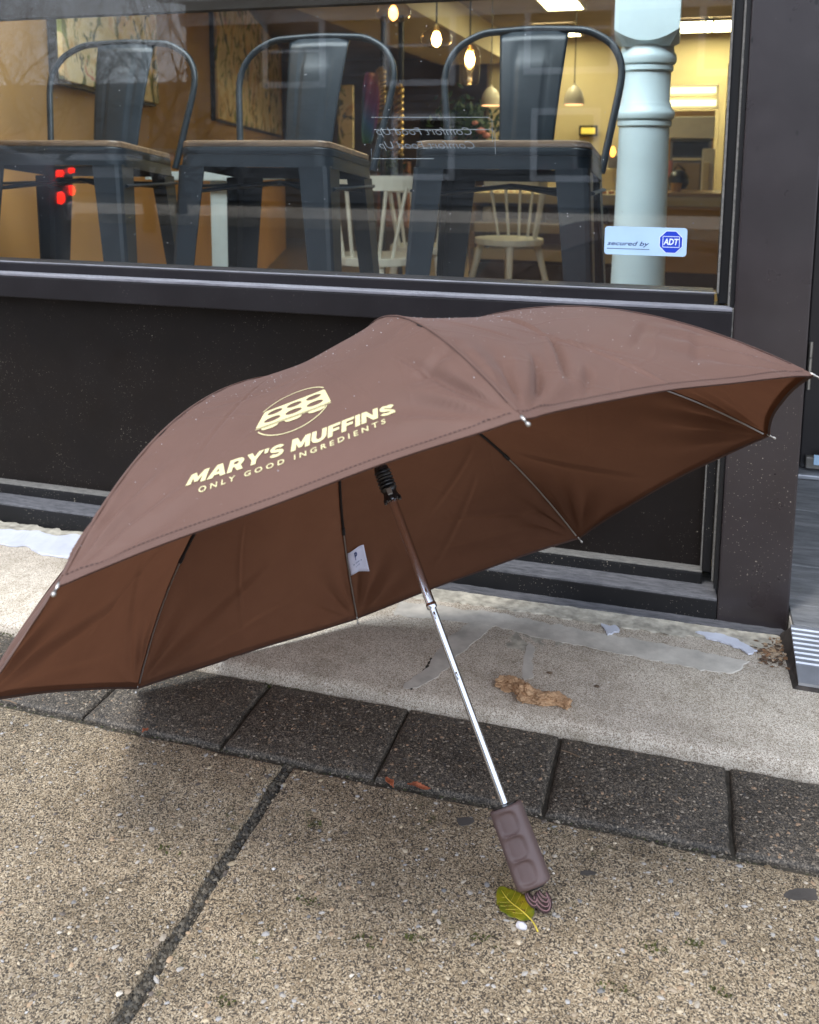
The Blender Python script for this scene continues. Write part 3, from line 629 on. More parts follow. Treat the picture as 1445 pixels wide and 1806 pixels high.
def panel_raw(k, U, T, relief=True):
    A, B = RIBS[k], RIBS[(k+1) % 8]; w_ = 4*U*(1-U); te = T*(1-INS[k]*w_)
    P = rev_(A, te)*(1-U)[..., None]+rev_(B, te)*U[..., None]
    mid = (A[2]+B[2])/2*np.array([1, 1, 0]); mid /= np.linalg.norm(mid); n_ = -(mid*.55+np.array([0, 0, .83]))
    sag = SAG[k]*w_*np.sin(np.pi*np.clip(te*.9, 0, 1))
    if relief:
        dn = np.zeros_like(U)
        for cu, sg in ((0., 1), (1., -1)):      # gathers that run out from each rib tip
            du, dt = np.abs(U-cu)*.36, (1.005-T)*.52; r = np.hypot(du, dt)+1e-4; an = np.arctan2(dt, du)
            dn += .0032*np.sin(an*13+k*1.7+cu*2)*np.exp(-((r-.055)/.05)**2)*np.clip(r/.02, 0, 1)*np.clip(w_*6, 0, 1)
            dn += .0014*np.sin(an*29+k)*np.exp(-((r-.04)/.03)**2)*np.clip(w_*8, 0, 1)
        dn *= np.clip((1.004-T)*16, 0, 1)
        # puckers along the rib seams
        dn += .0012*np.sin(T*95+k*2)*np.exp(-(U/.05)**2)*np.clip(T*1.2-.2, 0, 1)+.0012*np.sin(T*88+k*3)*np.exp(-((1-U)/.05)**2)*np.clip(T*1.2-.2, 0, 1)
        dn += .0012*np.sin(U*9+T*4+k)*np.sin(T*7+U*3+k*2)*w_
        for a, b_, amp, wd in CREASE.get(k, []):
            d_, dd, s = segd(U*.36, T*.52, (a[0]*.36, a[1]*.52), (b_[0]*.36, b_[1]*.52)); e = np.sin(np.pi*np.clip(s, .02, .98))**.5
            wd = wd*.52; x = d_/wd; e = e*np.clip((1.003-T)*14, 0, 1); dn += 1.7*amp*e*np.exp(-(dd/wd)**2)*(.4+.9*np.tanh(x*2.2))
        sag = sag+dn*np.clip(w_*10, 0, 1)
    return P+n_*sag[..., None]
def panel_off(k, U, T, off, side=1):
    """points lifted by off from the fabric (side +1 = outer face)"""
    e = 1e-3; P = panel_raw(k, U, T); du = panel_raw(k, U+e, T)-panel_raw(k, U-e, T); dt = panel_raw(k, U, T+e)-panel_raw(k, U, T-e)
    n_ = np.cross(dt, du); n_ /= np.linalg.norm(n_, axis=-1)[..., None]+1e-12; return P+n_*off*side
umb = empty('umbrella', tuple(TU), label='open brown folding umbrella with a cream bakery logo, leaning handle down on the pavement', cat='umbrella')
umb.rotation_euler = Matrix(RM.tolist()).to_euler()
NU, NTT = 150, 110
tv = np.concatenate([np.linspace(0.012, .5, 40, endpoint=False), np.linspace(.5, 1, 70)])
outer_sign = None
panels = []
for k in range(8):
    U, T = np.meshgrid(np.linspace(0, 1, NU), tv, indexing='ij'); P = panel_raw(k, U, T)
    o = MB().grid(P[:, ::-1]).build('canopy_panel', M['fabric'], umb, smooth=True); panels.append(o)
    # orientation: outer face must point away from the axis
    me = o.data; pn = me.polygons[len(me.polygons)//2+30]; c_ = Vector(pn.center)
    if pn.normal.dot(Vector((c_.x, c_.y, .15))) < 0: me.flip_normals()
    # folded hem, on the outside and the inside
    for nm, off, m_, t0 in (('hem', .0006, M['fabric'], 0), ('hem_lining', -.0006, M['hem_in'], 1)):
        uu_ = np.linspace(0, 1, NU); tt_ = tv[-3:] if t0 == 0 else np.array([.9955, 1.0005]); U2, T2 = np.meshgrid(uu_, tt_, indexing='ij'); PP = panel_off(k, U2, T2, abs(off), 1 if off > 0 else -1)
        h_ = MB().grid(PP[:, ::-1]).build(nm, m_, o, smooth=True)
        pn = h_.data.polygons[len(h_.data.polygons)//2]; c_ = Vector(pn.center)
        if pn.normal.dot(Vector((c_.x, c_.y, .15)))*(1 if off > 0 else -1) < 0: h_.data.flip_normals()
    # stitches of the hem, as short dashes in one part
    s_ = MB(); ns_ = 95
    for i in range(ns_):
        ua, ub = .01+.98*i/ns_, .01+.98*(i+.62)/ns_; aa = panel_off(k, np.array([ua, ub]), np.array([.9862, .9862]), .0011); bb = panel_off(k, np.array([ua, ub]), np.array([.9878, .9878]), .0011)
        s_.add([aa[0], aa[1], bb[1], bb[0]], [(0, 1, 2, 3)])
    tag(s_.build('hem_stitching', M['stitch'], o), kind='stuff')
# ribs, tips, stretchers, seams
for k in range(8):
    ts = np.linspace(.03, .985, 26); P = rev_(RIBS[k], ts); inn = P-np.array([0, 0, .0022])
    d_ = P*np.array([1, 1, 0]); d_ /= np.linalg.norm(d_, axis=1)[:, None]; inn = P-d_*.0012-np.array([0, 0, .0022])
    rb_ = MB().tube([tuple(x) for x in inn[:18]], .0019, 8).build('rib', M['ribblack'], umb, smooth='auto')
    MB().tube([tuple(x) for x in inn[17:]], .00115, 8).build('rib_wire', M['rib'], rb_, smooth='auto')
    # joint clips
    for i in (9, 17):
        a = inn[i]; t_ = (inn[min(i+1, 25)]-inn[i-1]); t_ /= np.linalg.norm(t_); MB().tube([tuple(a-t_*.006), tuple(a+t_*.006)], .0028, 8).build('clip', M['blackplastic'], rb_, smooth='auto')
    e = RIBS[k][2]; t_ = rev_(RIBS[k], np.array([1.]))[0]-rev_(RIBS[k], np.array([.97]))[0]; t_ /= np.linalg.norm(t_)
    z = Vector(t_); q_ = z.to_track_quat('Z', 'Y').to_matrix().to_4x4(); q_.translation = Vector(e-t_*.004)
    tp = MB().lathe([(.0010, 0), (.0014, .001), (.0014, .0045), (.0009, .0052), (.0008, .0075), (.0014, .0083), (.0018, .0096), (.0017, .0110), (.0008, .0120)], n=12).build('rib_tip', M['rib'], rb_, smooth='auto')
    tp.matrix_local = q_
    # strut from the runner to the rib
    m_ = rev_(RIBS[k], np.array([.42]))[0]-np.array([0, 0, .004]); r0 = d_[0]*.010+np.array([0, 0, .128])
    MB().tube([tuple(r0), tuple(r0*.5+m_*.5+np.array([0, 0, .004])), tuple(m_)], .0014, 6).build('stretcher', M['ribblack'], umb, smooth='auto')
    # seam welt over the rib on the outside
    ws = np.linspace(.02, .985, 50); W = rev_(RIBS[k], ws); dd_ = W*np.array([1, 1, 0]); dd_ /= np.linalg.norm(dd_, axis=1)[:, None]; lat = np.cross(dd_, [0, 0, 1])
    up_ = dd_*.35+np.array([0, 0, .9]); up_ /= np.linalg.norm(up_, axis=1)[:, None]
    g_ = np.stack([W-lat*.0024+up_*.0000, W-lat*.0010+up_*.0007, W+lat*.0006+up_*.0010, W+lat*.0010-up_*.0003], 1)
    sm_ = MB().grid(g_).build('rib_seam', M['fabric'], umb, smooth=True)
    if sm_.data.polygons[70].normal.dot(Vector(up_[25])) < 0: sm_.data.flip_normals()
    tag(MB().tube([tuple(x) for x in (W+lat*.0012+up_*.0003)[::2]], .00035, 4).build('seam_stitching', M['stitch'], sm_), kind='stuff')
# shaft (axis = local z), L measured downwards from the rim plane
Z = lambda L: -L
def cyl(name, L0, L1, r, m, parent=umb, n=24): return MB().tube([(0, 0, Z(L0)), (0, 0, Z(L1))], r, n).build(name, m, parent, smooth='auto')
s1 = MB().tube([(0, 0, .224), (0, 0, -.052)], .0052, 24).build('shaft', M['chrome'], umb, smooth='auto')
MB().lathe([(.0053, -.052), (.0058, -.0505), (.0058, -.047), (.0053, -.0455)], n=24, closed=True).build('collar', M['chrome'], s1, smooth='auto')
MB().tube([(0, 0, -.052), (0, 0, -.2545)], .0040, 24).build('lower_shaft', M['chrome'], s1, smooth='auto')
camdir = (RM.T@(np.array([0, 0, CAMH])-TU)); camdir[2] = 0; camdir /= np.linalg.norm(camdir); cdv = Vector(camdir)
for Lq, rq in ((.060, .0040), (.125, .0040), (.034, .0052)):
    c_ = cdv*rq; MB().tube([tuple(c_*.8+Vector((0, 0, -Lq+.004))), tuple(c_*1.12+Vector((0, 0, -Lq))), tuple(c_*.8+Vector((0, 0, -Lq-.004)))], .0011, 8).build('spring_button', M['chrome'], s1, smooth='auto')
# runner housing in black plastic with coil rings and a notched crown
pr = [(.0060, .0745), (.0090, .0750), (.0095, .078), (.0085, .081), (.0078, .084)]
for i in range(6):
    z_ = .087+i*.0042; pr += [(.0092+.0008*math.sin(i), z_), (.0102, z_+.0012), (.0092, z_+.0024), (.0082, z_+.0033)]
pr += [(.0085, .113), (.0070, .117), (.0062, .122), (.0110, .124), (.0115, .128), (.0062, .129)]
rn = MB().lathe(pr, n=28).build('runner', M['blackplastic'], umb, smooth='auto')
for i in range(8):
    a = i*math.pi/4; c_, s__ = math.cos(a), math.sin(a); b_ = MB(); 
    b_.tube([(c_*.009, s__*.009, .126), (c_*.0165, s__*.0165, .1275)], .0022, 6); b_.build('runner_lug', M['blackplastic'], rn)
for i in range(8):
    a = i*math.pi/4+.2; c_, s__ = math.cos(a), math.sin(a); MB().box((-.0014, -.0014, 0), (.0014, .0014, .004)).build('runner_tooth', M['blackplastic'], rn).location = (c_*.0092, s__*.0092, .0728)
bt = MB().box((-.003, -.0022, -.004), (.003, .0022, .004)).build('release_button', M['greyapp'], rn, bevel=.001); bt.location = tuple(cdv*.0100+Vector((0, 0, .083))); bt.rotation_euler = (0, 0, math.atan2(cdv.y, cdv.x)+math.pi/2)
MB().lathe([(.009, .212), (.011, .218), (.010, .224), (.004, .226)], n=20).build('crown_notch', M['blackplastic'], umb, smooth='auto')
MB().lathe([(.014, .2225), (.012, .2265), (.005, .2285), (.0035, .236), (.0015, .2385)], n=20).build('ferrule', M['handle'], umb, smooth='auto')
# handle: rounded tube with three finger hollows on the side facing the street
LT, LB = .2540, .3275
nth, nL = 64, 90; hv = []
th0 = math.atan2(cdv.y, cdv.x)-.30
for i in range(nL+1):
    s = i/nL; L = LT+(LB-LT)*s; row = []
    rr_ = 1.0
    if s < .03: rr_ = .93+.07*math.sin(s/.03*math.pi/2)
    if s > .95: rr_ = .80+.20*math.sqrt(max(0, 1-((s-.95)/.05)**2))
    for j in range(nth):
        a = 2*math.pi*j/nth; da = (a-th0+math.pi) % (2*math.pi)-math.pi
        sx = .0168*(1+.05*s); sy = .0140
        ex = 2.6; ca, sa = math.cos(da), math.sin(da)
        rad = 1/((abs(ca)/sy)**ex+(abs(sa)/sx)**ex)**(1/ex)
        dep = 0
        for c_ in (.20, .50, .80):
            v = (s-c_)/.150; uu_ = da/.80
            r2 = (abs(v)**3.2+abs(uu_)**3.2)
            if r2 < 1.3: dep = max(dep, .0026*(1/(1+math.exp((r2-.72)*9)))*(1.0-.25*v))
        rad = (rad-dep)*rr_; row.append((rad*math.cos(a), rad*math.sin(a), -L))
    hv.append(row)
hb_ = MB(); hb_.v = [p for r in hv for p in r]
for i in range(nL):
    for j in range(nth):
        hb_.f.append((i*nth+j, (i+1)*nth+j, (i+1)*nth+(j+1) % nth, i*nth+(j+1) % nth))
hb_.f.append(tuple(range(nth))); hb_.f.append(tuple(nL*nth+j for j in range(nth-1, -1, -1)))
hd = hb_.build('handle', M['handle'], umb, smooth='auto')
MB().lathe([(.0128, -.2538), (.0128, -.2532), (.0060, -.2528), (.0042, -.2520)], n=28).build('handle_collar', M['blackplastic'], hd, smooth='auto')
MB().lathe([(.0105, -.3290), (.0112, -.3270)], n=24).build('end_cap', M['blackplastic'], hd, smooth='auto')
# wrist strap bunched below the handle (world space, then parented)
bpy.context.view_layer.update()
def to_umb(o):
    o.parent = umb; o.matrix_parent_inverse = umb.matrix_world.inverted(); return o
HB = Vector(RM@np.array([0, 0, -.328])+TU)
st = MB(); ln = MB()
def strand(b_, cx2, w_, h_, lean, r_, y0_, zt_):
    pts = []
    for q in range(19):
        a = math.pi*q/18; x = cx2+w_*math.cos(a)*-1+lean*math.sin(a); dn = math.sin(a)**.8*h_
        pts.append((HB.x+x, HB.y-y0_-dn*.80, max(r_+.0004, zt_-dn*.75)))
    b_.tube(pts, r_, 6)
for cx2, W_, H_2, lean, nst in ((-.003, .0058, .0085, .004, 5), (.0075, .0085, .0105, .004, 8)):
    for q in range(nst):
        k_ = 1-.085*q; strand(st if q % 2 == 0 else ln, cx2, W_*k_, H_2*k_, lean, .00065, .004-.0005*q, .0125+.0006*q)
        strand(st, cx2+.0006, W_*k_, H_2*k_, lean, .0006, .0015-.0005*q, .0120+.0006*q)
sto = to_umb(st.build('wrist_strap', M['strap'], smooth=True)); lo_ = ln.build('strap_threads', M['strap_line'], sto, smooth=True); tag(lo_, kind='stuff')
# care label on rib D (between panels 2 and 3)
pA = rev_(RIBS[3], np.array([.765]))[0]; pB = rev_(RIBS[3], np.array([.855]))[0]
gu = np.linspace(0, 1, 10); tt_ = np.linspace(.768, .85, 8); pts = []
for u in gu:
    row = []
    for t_ in tt_:
        q_ = panel_off(2, np.array([.992-u*.092]), np.array([t_-.006*math.sin(u*3)+.010*u*(1 if t_ > .8 else -.4)]), .0030+.0022*math.sin(u*5), -1)[0]; row.append(q_)
    pts.append(row)
lb = MB().grid(np.array(pts)).build('care_label', M['label'], umb, smooth=True, solid=.0003)
def on_label(v, f, u0, u1, t0, t1, name, m):
    v = np.array(v); x = (v[:, 0]-v[:, 0].min())/np.ptp(v[:, 0]); y = (v[:, 1]-v[:, 1].min())/np.ptp(v[:, 1])
    Q = []
    for a, b_ in zip(x, y):
        u = u0+(u1-u0)*a; t_ = t0+(t1-t0)*(1-b_); Q.append(panel_off(2, np.array([.992-u*.092]), np.array([t_-.006*math.sin(u*3)+.002*u]), .0046+.0022*math.sin(u*5), -1)[0])
    MB().add(Q, f).build(name, m, lb)
v_, f_ = text_mesh('P', .1, .03); on_label(v_, f_, .38, .56, .776, .804, 'label_emblem', M['ink'])
v_, f_ = text_mesh('- ---- -', 0, .01); on_label(v_, f_, .2, .75, .812, .815, 'label_print', M['ink_pale']); 
v_, f_ = text_mesh('-- - --', 0, .01); on_label(v_, f_, .3, .62, .824, .827, 'label_print', M['ink_pale'])

# ---- printed logo on panel 6 (between ribs 6 and 7); coordinates X across, Y down the panel, in metres
k = 6; tt_ = np.linspace(0, 1, 401); mid = panel_raw(k, np.full(401, .5), tt_, False); Ls = np.concatenate([[0], np.cumsum(np.linalg.norm(np.diff(mid, axis=0), axis=1))])
Wd = np.linalg.norm(panel_raw(k, np.zeros(401), tt_, False)-panel_raw(k, np.ones(401), tt_, False), axis=1)
def logo_pt(X, Y):
    X = np.asarray(X, float)*.9; Y = np.asarray(Y, float)*.9; T = np.interp(Y, Ls, tt_); return panel_off(k, .5+X/np.interp(Y, Ls, Wd), T, .0006)
def densify(v, f, maxlen):
    bm = bmesh.new(); vs = [bm.verts.new((p[0], p[1], 0)) for p in v]
    for t_ in f:
        try: bm.faces.new([vs[i] for i in t_])
        except Exception: pass
    for _ in range(4):
        es = [e for e in bm.edges if e.calc_length() > maxlen]
        if not es: break
        bmesh.ops.subdivide_edges(bm, edges=es, cuts=1); bmesh.ops.triangulate(bm, faces=[q for q in bm.faces if len(q.verts) > 3])
    bm.verts.ensure_lookup_table(); V = np.array([x.co[:] for x in bm.verts]); bm.verts.index_update(); F_ = [tuple(x.index for x in q.verts) for q in bm.faces]; bm.free(); return V, F_
def place_print(name, v, f, parent=panels[6]):
    V, F_ = densify(v, f, .006); Q = logo_pt(V[:, 0], V[:, 1]); o = MB().add(Q, F_).build(name, M['print'], parent); return o
def fit_text(body, xl, yl, xr, yr, cap, shear, offset, spacing=1.0, bold=0):
    v, f = text_mesh(body, shear, offset, spacing)
    if shear: pass
    x0_, x1_ = v[:, 0].min(), v[:, 0].max(); caph = .73
    u = (v[:, 0]-x0_)/(x1_-x0_); X = xl+(xr-xl)*u; Yb = yl+(yr-yl)*u
    Y = Yb-v[:, 1]/caph*cap; return np.stack([X, Y], 1), f
# bold italic capitals drawn with strokes of the house lettering (heavy grotesque)
def tri_poly(outer, holes=()):
    bm = bmesh.new(); es = []
    for lp in [outer]+list(holes):
        vs = [bm.verts.new((p[0], p[1], 0)) for p in lp]; es += [bm.edges.new((vs[i], vs[(i+1) % len(vs)])) for i in range(len(vs))]
    bmesh.ops.triangle_fill(bm, edges=es, use_beauty=True, use_dissolve=False); bm.verts.index_update(); V = np.array([x.co[:] for x in bm.verts]); F_ = [tuple(x.index for x in q.verts) for q in bm.faces]; bm.free(); return V, F_
def arcp(cx2, cy2, rx, ry, a0, a1, n=9): return [(cx2+rx*math.cos(R(a0+(a1-a0)*i/n)), cy2+ry*math.sin(R(a0+(a1-a0)*i/n))) for i in range(n+1)]
GL = {'M': (1.08, [[(0, 0), (0, 1), (.31, 1), (.54, .50), (.77, 1), (1.08, 1), (1.08, 0), (.80, 0), (.80, .50), (.64, .12), (.44, .12), (.28, .50), (.28, 0)]]),
      'A': (1.04, [[(0, 0), (.36, 1), (.68, 1), (1.04, 0), (.73, 0), (.67, .19), (.37, .19), (.31, 0)], [(.44, .40), (.60, .40), (.52, .66)]]),
      'R': (.90, [[(0, 0), (0, 1), (.48, 1)]+arcp(.52, .67, .33, .33, 75, -55, 8)+[(.90, 0), (.57, 0), (.38, .33), (.28, .33), (.28, 0)], [(.28, .77), (.46, .77)]+arcp(.46, .66, .09, .11, 70, -70, 5)+[(.46, .55), (.28, .55)]]),
      'Y': (1.0, [[(.36, 0), (.36, .38), (0, 1), (.31, 1), (.5, .63), (.69, 1), (1, 1), (.64, .38), (.64, 0)]]),
      "'": (.26, [[(.03, .62), (0, 1), (.26, 1), (.23, .62)]]),
      'U': (.88, [[(0, 1), (0, .40)]+arcp(.44, .40, .44, .42, 190, 350, 12)+[(.88, .40), (.88, 1), (.60, 1), (.60, .40)]+arcp(.44, .40, .16, .17, 350, 190, 8)+[(.28, .40), (.28, 1)]]),
      'F': (.72, [[(0, 0), (0, 1), (.72, 1), (.72, .77), (.28, .77), (.28, .60), (.66, .60), (.66, .38), (.28, .38), (.28, 0)]]),
      'I': (.28, [[(0, 0), (0, 1), (.28, 1), (.28, 0)]]),
      'N': (.92, [[(0, 0), (0, 1), (.27, 1), (.64, .44), (.64, 1), (.92, 1), (.92, 0), (.65, 0), (.28, .56), (.28, 0)]])}
SC = arcp(.43, .695, .29, .185, 15, 262, 18)+arcp(.43, .305, .29, .185, 82, -162, 18)
xx = 0; glyphs = []
for c_ in "MARY'S MUFFINS":
    if c_ == ' ': xx += .34; continue
    if c_ == 'S':
        t_ = np.array(SC); V, F_ = None, None; tg = np.gradient(t_, axis=0); tg /= np.linalg.norm(tg, axis=1)[:, None]; nn = np.stack([-tg[:, 1], tg[:, 0]], 1); a = t_+nn*.12; b_ = t_-nn*.12; n = len(t_)
        V = np.concatenate([a, b_]); F_ = [q for i in range(n-1) for q in ((i, i+1, n+i+1), (i, n+i+1, n+i))]; wd2 = .86
    else:
        wd2, lp = GL[c_]; V, F_ = tri_poly(lp[0], lp[1:]); V = V[:, :2]
    glyphs.append((V+[xx, 0], F_)); xx += wd2+(.02 if c_ == 'Y' else .075)
xx -= .075
for V, F_ in glyphs:
    u = V[:, 0]/xx; X = -.0922+(.0980+.0922)*u+V[:, 1]*.0175*.16*(1-u*.8); Yb = .4900+(.4970-.4900)*u; place_print('printed_letter', np.stack([X, Yb-V[:, 1]*.0176], 1), F_)
v_, f_ = fit_text("ONLY GOOD INGREDIENTS", -.0800, .5040, .0890, .5088, .0072, 0, .014, 1.62); place_print('printed_slogan', v_, f_)
TL, TR, BR, BL = map(np.array, ((-.0262, .4030), (.0350, .4050), (.0415, .4362), (-.0330, .4332)))
tr_ = lambda a, b_: (TL*(1-a)+TR*a)*(1-b_)+(BL*(1-a)+BR*a)*b_
outer = [tr_(a, b_) for a, b_ in [(0.02, 0), (.98, 0), (1, .06), (1, .94), (.985, 1), (.015, 1), (0, .94), (0, .06)]]
holes = []
for i in range(3):
    for j in range(2):
        c_ = (.20+.30*i, .27+.44*j); holes.append([tr_(c_[0]+.115*math.cos(q), c_[1]+.135*math.sin(q)) for q in np.linspace(0, 2*math.pi, 28, endpoint=False)])
V, F_ = tri_poly(outer, holes); place_print('printed_tray', V, F_)
def band(pts, wd):
    pts = np.array(pts); t_ = np.gradient(pts, axis=0); t_ /= np.linalg.norm(t_, axis=1)[:, None]; n_ = np.stack([-t_[:, 1], t_[:, 0]], 1); a = pts+n_*wd/2; b_ = pts-n_*wd/2; n = len(pts)
    return np.concatenate([a, b_]), [q for i in range(n-1) for q in ((i, i+1, n+i+1), (i, n+i+1, n+i))]
cx_, cy_, rr_ = .0035, .4225, .0375
V, F_ = band([(cx_+rr_*math.cos(a), cy_+rr_*math.sin(a)) for a in np.linspace(math.pi+.58, 2*math.pi-.62, 40)], .0013); place_print('printed_ring', V, F_)
V, F_ = band([(cx_+rr_*math.cos(a), cy_+.001+rr_*math.sin(a)) for a in np.linspace(.45, math.pi-.47, 40)], .0013); place_print('printed_ring', V, F_)
V, F_ = band([tr_(.005, 1.05), tr_(.3, 1.055), tr_(.7, 1.055), tr_(.995, 1.05)], .0010); place_print('printed_rim', V, F_)
for c_ in (.20, .50, .80):
    V, F_ = tri_poly([tr_(c_-.115, 1.10), tr_(c_+.115, 1.10), tr_(c_+.095, 1.20), tr_(c_+.05, 1.25), tr_(c_-.05, 1.25), tr_(c_-.095, 1.20)]); place_print('printed_cup', V, F_)
# rain beads on the outer cloth
dr = MB()
for kk, n_ in ((6, 110), (7, 150), (5, 15)):
    for i in range(n_):
        u = rnd.random(); t_ = .45+.53*rnd.random(); 
        if rnd.random() < .45: t_ = .5+.15*rnd.random()
        p = panel_off(kk, np.array([u]), np.array([t_]), .0002)[0]; r_ = .00025+.00045*rnd.random()**2
        dr.add([p+np.array(q)*r_ for q in ((1, 0, 0), (0, 1, 0), (-1, 0, 0), (0, -1, 0), (0, 0, 1), (0, 0, -1))], [(0, 1, 4), (1, 2, 4), (2, 3, 4), (3, 0, 4), (1, 0, 5), (2, 1, 5), (3, 2, 5), (0, 3, 5)])
tag(dr.build('rain_beads', M['drop'], umb), kind='stuff')

#@SMALL
# yellow leaf by the handle
lt, lbm = np.array(onz(884, 1573, .002)), np.array(onz(934, 1630, .002))
def leaf(name, base, tip, wid, stem, m, label, cat='leaf', curl=.002, zoff=.002, group=None, veins=True, bend=.0):
    base = np.array(base[:2]); tip = np.array(tip[:2]); ax_ = tip-base; L = np.linalg.norm(ax_); ax_ /= L; pr_ = np.array([-ax_[1], ax_[0]])
    U, V_ = np.meshgrid(np.linspace(0, 1, 26), np.linspace(-1, 1, 13), indexing='ij'); wdt = wid*np.sin(np.pi*U**.80)**.72*(1+.05*np.sin(U*30))
    X = base[None, None]+ax_*(U*L)[..., None]+pr_*(V_*wdt+bend*np.sin(np.pi*U)*L)[..., None]
    Zz = zoff+curl*(V_**2)*np.sin(np.pi*U)+.0012*np.sin(U*7)+.0005*np.cos(U*40)*np.abs(V_)
    rt = empty(name, (base[0], base[1], 0), label=label, cat=cat, group=group)
    o = MB().grid(np.concatenate([X, Zz[..., None]], -1)).build('blade', m, smooth=True, solid=.0003); ch(o, rt)
    s = [np.append(base+ax_*L*u_+pr_*bend*math.sin(math.pi*u_)*L, zoff+.0004+.0012*math.sin(u_*7)) for u_ in np.linspace(.9, 0, 9)]+[np.append(base-ax_*stem*q+pr_*stem*.25*q*q, zoff+.0003-.0006*q) for q in (.35, .7, 1)]
    ch(MB().tube(s, [.0003+.0006*i/11 for i in range(12)], 6).build('stem', M['leafvein'] if veins else m, smooth=True), rt)
    if veins:
        for i in range(5):
            for sg in (-1, 1):
                u_ = .16+.14*i; pts = [np.append(base+ax_*L*(u_+q*.13)+pr_*sg*wid*.8*q*math.sin(math.pi*u_**.8)**.6+pr_*bend*math.sin(math.pi*u_)*L, zoff+.0003+curl*q*q*.6+.0012*math.sin(u_*7)) for q in (0, .35, .7, 1)]
                ch(MB().tube(pts, .00013, 4).build('vein', M['leafvein']), rt)
    return rt
leaf('fallen_leaf', onz(936, 1625, 0), onz(880, 1568, 0), .0165, .014, M['leaf'], 'yellow green leaf lying beside the umbrella handle', curl=.0025, bend=.04)
def stone(name, p, r, m, label, cat='pebble', sq=(1, .7, .55)):
    b = bmesh.new(); bmesh.ops.create_icosphere(b, subdivisions=2, radius=1)
    for v in b.verts:
        d_ = 1+.25*noise.noise(v.co*1.3+Vector((p[0]*50, 0, 0))); v.co = Vector((v.co.x*sq[0], v.co.y*sq[1], v.co.z*sq[2]))*r*d_
    me = bpy.data.meshes.new(name); b.to_mesh(me); b.free(); me.materials.append(m); o = bpy.data.objects.new(name, me); link(o); o.location = (p[0], p[1], r*sq[2]*.7); tag(o, label, cat); return o
stone('pebble', onz(920, 1637, 0), .0058, M['quartz'], 'white angular pebble just below the yellow leaf', sq=(1, .65, .6))
for q, q2, wd, lab in [((693, 1390), (681, 1375), .004, 'small rust coloured leaf standing in the joint between slab and pavers'), ((722, 1387), (760, 1396), .004, 'long rust coloured leaf scrap lying in the joint below the paver')]:
    leaf('leaf_scrap', onz(*q, 0), onz(*q2, 0), wd, .002, M['redleaf'], lab, 'leaf', veins=False, zoff=.003)
leaf('leaf_scrap', onz(252, 1293, 0), onz(262, 1287, 0), .003, .001, M['redleaf'], 'tiny orange leaf scrap in the mossy joint left of the umbrella shadow', 'leaf', veins=False)
for q, rx, ry, lab in [((820, 1449), 15, 9, 'round black gum spot left of the umbrella handle'), ((1417, 1578), 30, 13, 'large flattened dark gum spot at the right end of the slab'), ((1035, 1540), 14, 5, 'thin dark stain spot right of the umbrella handle')]:
    c0 = onz(*q, 0); pts = [onz(q[0]+rx*math.cos(a)*(1+.2*math.sin(3*a+rx)), q[1]+ry*math.sin(a)*(1+.2*math.cos(2*a)), 0)[:2] for a in np.linspace(2*math.pi, 0, 22, endpoint=False)][::-1]
    o = ragged('gum_spot', pts, .0003, .0004, M['gum'], None, .0012, 150, .0012); tag(o, lab, 'gum spot')
o = ragged('leaf_flake', [onz(955+9*math.cos(a), 1278+4*math.sin(a), .0)[:2] for a in np.linspace(0, 6.28, 12, endpoint=False)], .0014, .0012, M['twig'], None, .001, 150, .003)
tag(o, 'small dark flake on the paver below the crumpled paper', 'flake')
# crumpled brown paper
tp_ = onz(935, 1228, .018); cr = bmesh.new(); 
N1, N2 = 150, 70; P = np.zeros((N1, N2, 3))
for i in range(N1):
    for j in range(N2):
        a = i/(N1-1); b_ = j/(N2-1)*2*math.pi; X = (a-.5)*.104
        rad = .0135*(.55+.45*math.sin(math.pi*min(1, max(0, a))**.8)+.25*noise.noise(Vector((a*6, 2, 5))))*(1 if 0 < a < 1 else .3)
        v = Vector((X*60, math.cos(b_)*1.4, math.sin(b_)*1.4)); vo = noise.voronoi(v*1.15)[0]; vo2 = noise.voronoi(v*2.6+Vector((4, 2, 1)))[0]; d_ = .72+.62*(vo[1]-vo[0])+.28*(vo2[1]-vo2[0])+.28*noise.noise(v*.8)+.13*noise.noise(v*4.5)+.05*noise.noise(v*12)
        y = math.cos(b_)*rad*d_*1.1+.006*math.sin(a*9); z = math.sin(b_)*rad*d_*.70+.0055
        P[i, j] = (X+.003*noise.noise(v*2), y, max(.0003, z))
o = MB().grid(P).build('crumpled_paper', M['tissue']); o.location = (tp_[0]+.003, tp_[1]-.002, .018); o.rotation_euler = (0, 0, -.28); tag(o, 'crumpled brown paper napkin lying on the pale concrete behind the umbrella shaft', 'paper')
for q in [(1053, 1212), (970, 1185), (905, 1095), (1098, 1190)]:
    p = onz(*q, .018)
labs = ['round brown seed lying on the concrete right of the crumpled paper', 'small dark seed above the crumpled paper on the concrete']
for q, lab in zip([(1053, 1212), (970, 1188)], labs):
    s = stone('seed', onz(*q, .018), .0032, M['twig'], lab, 'seed', (1.2, .9, .4)); s.location.z = .0195
for a, b_, lab in [((990, 1325), (1022, 1337), 'thin dark twig lying across the joint between two pavers'), ((5, 1236), (30, 1243), 'pale twig in the joint below the umbrella rim')]:
    p, q = onz(*a, .002), onz(*b_, .002); m_ = ((p[0]+q[0])/2, (p[1]+q[1])/2+.001, .004)
    o = MB().tube([(p[0], p[1], .0035), m_, (q[0], q[1], .0035)], .0008, 6).build('twig', M['twig']); tag(o, lab, 'twig')

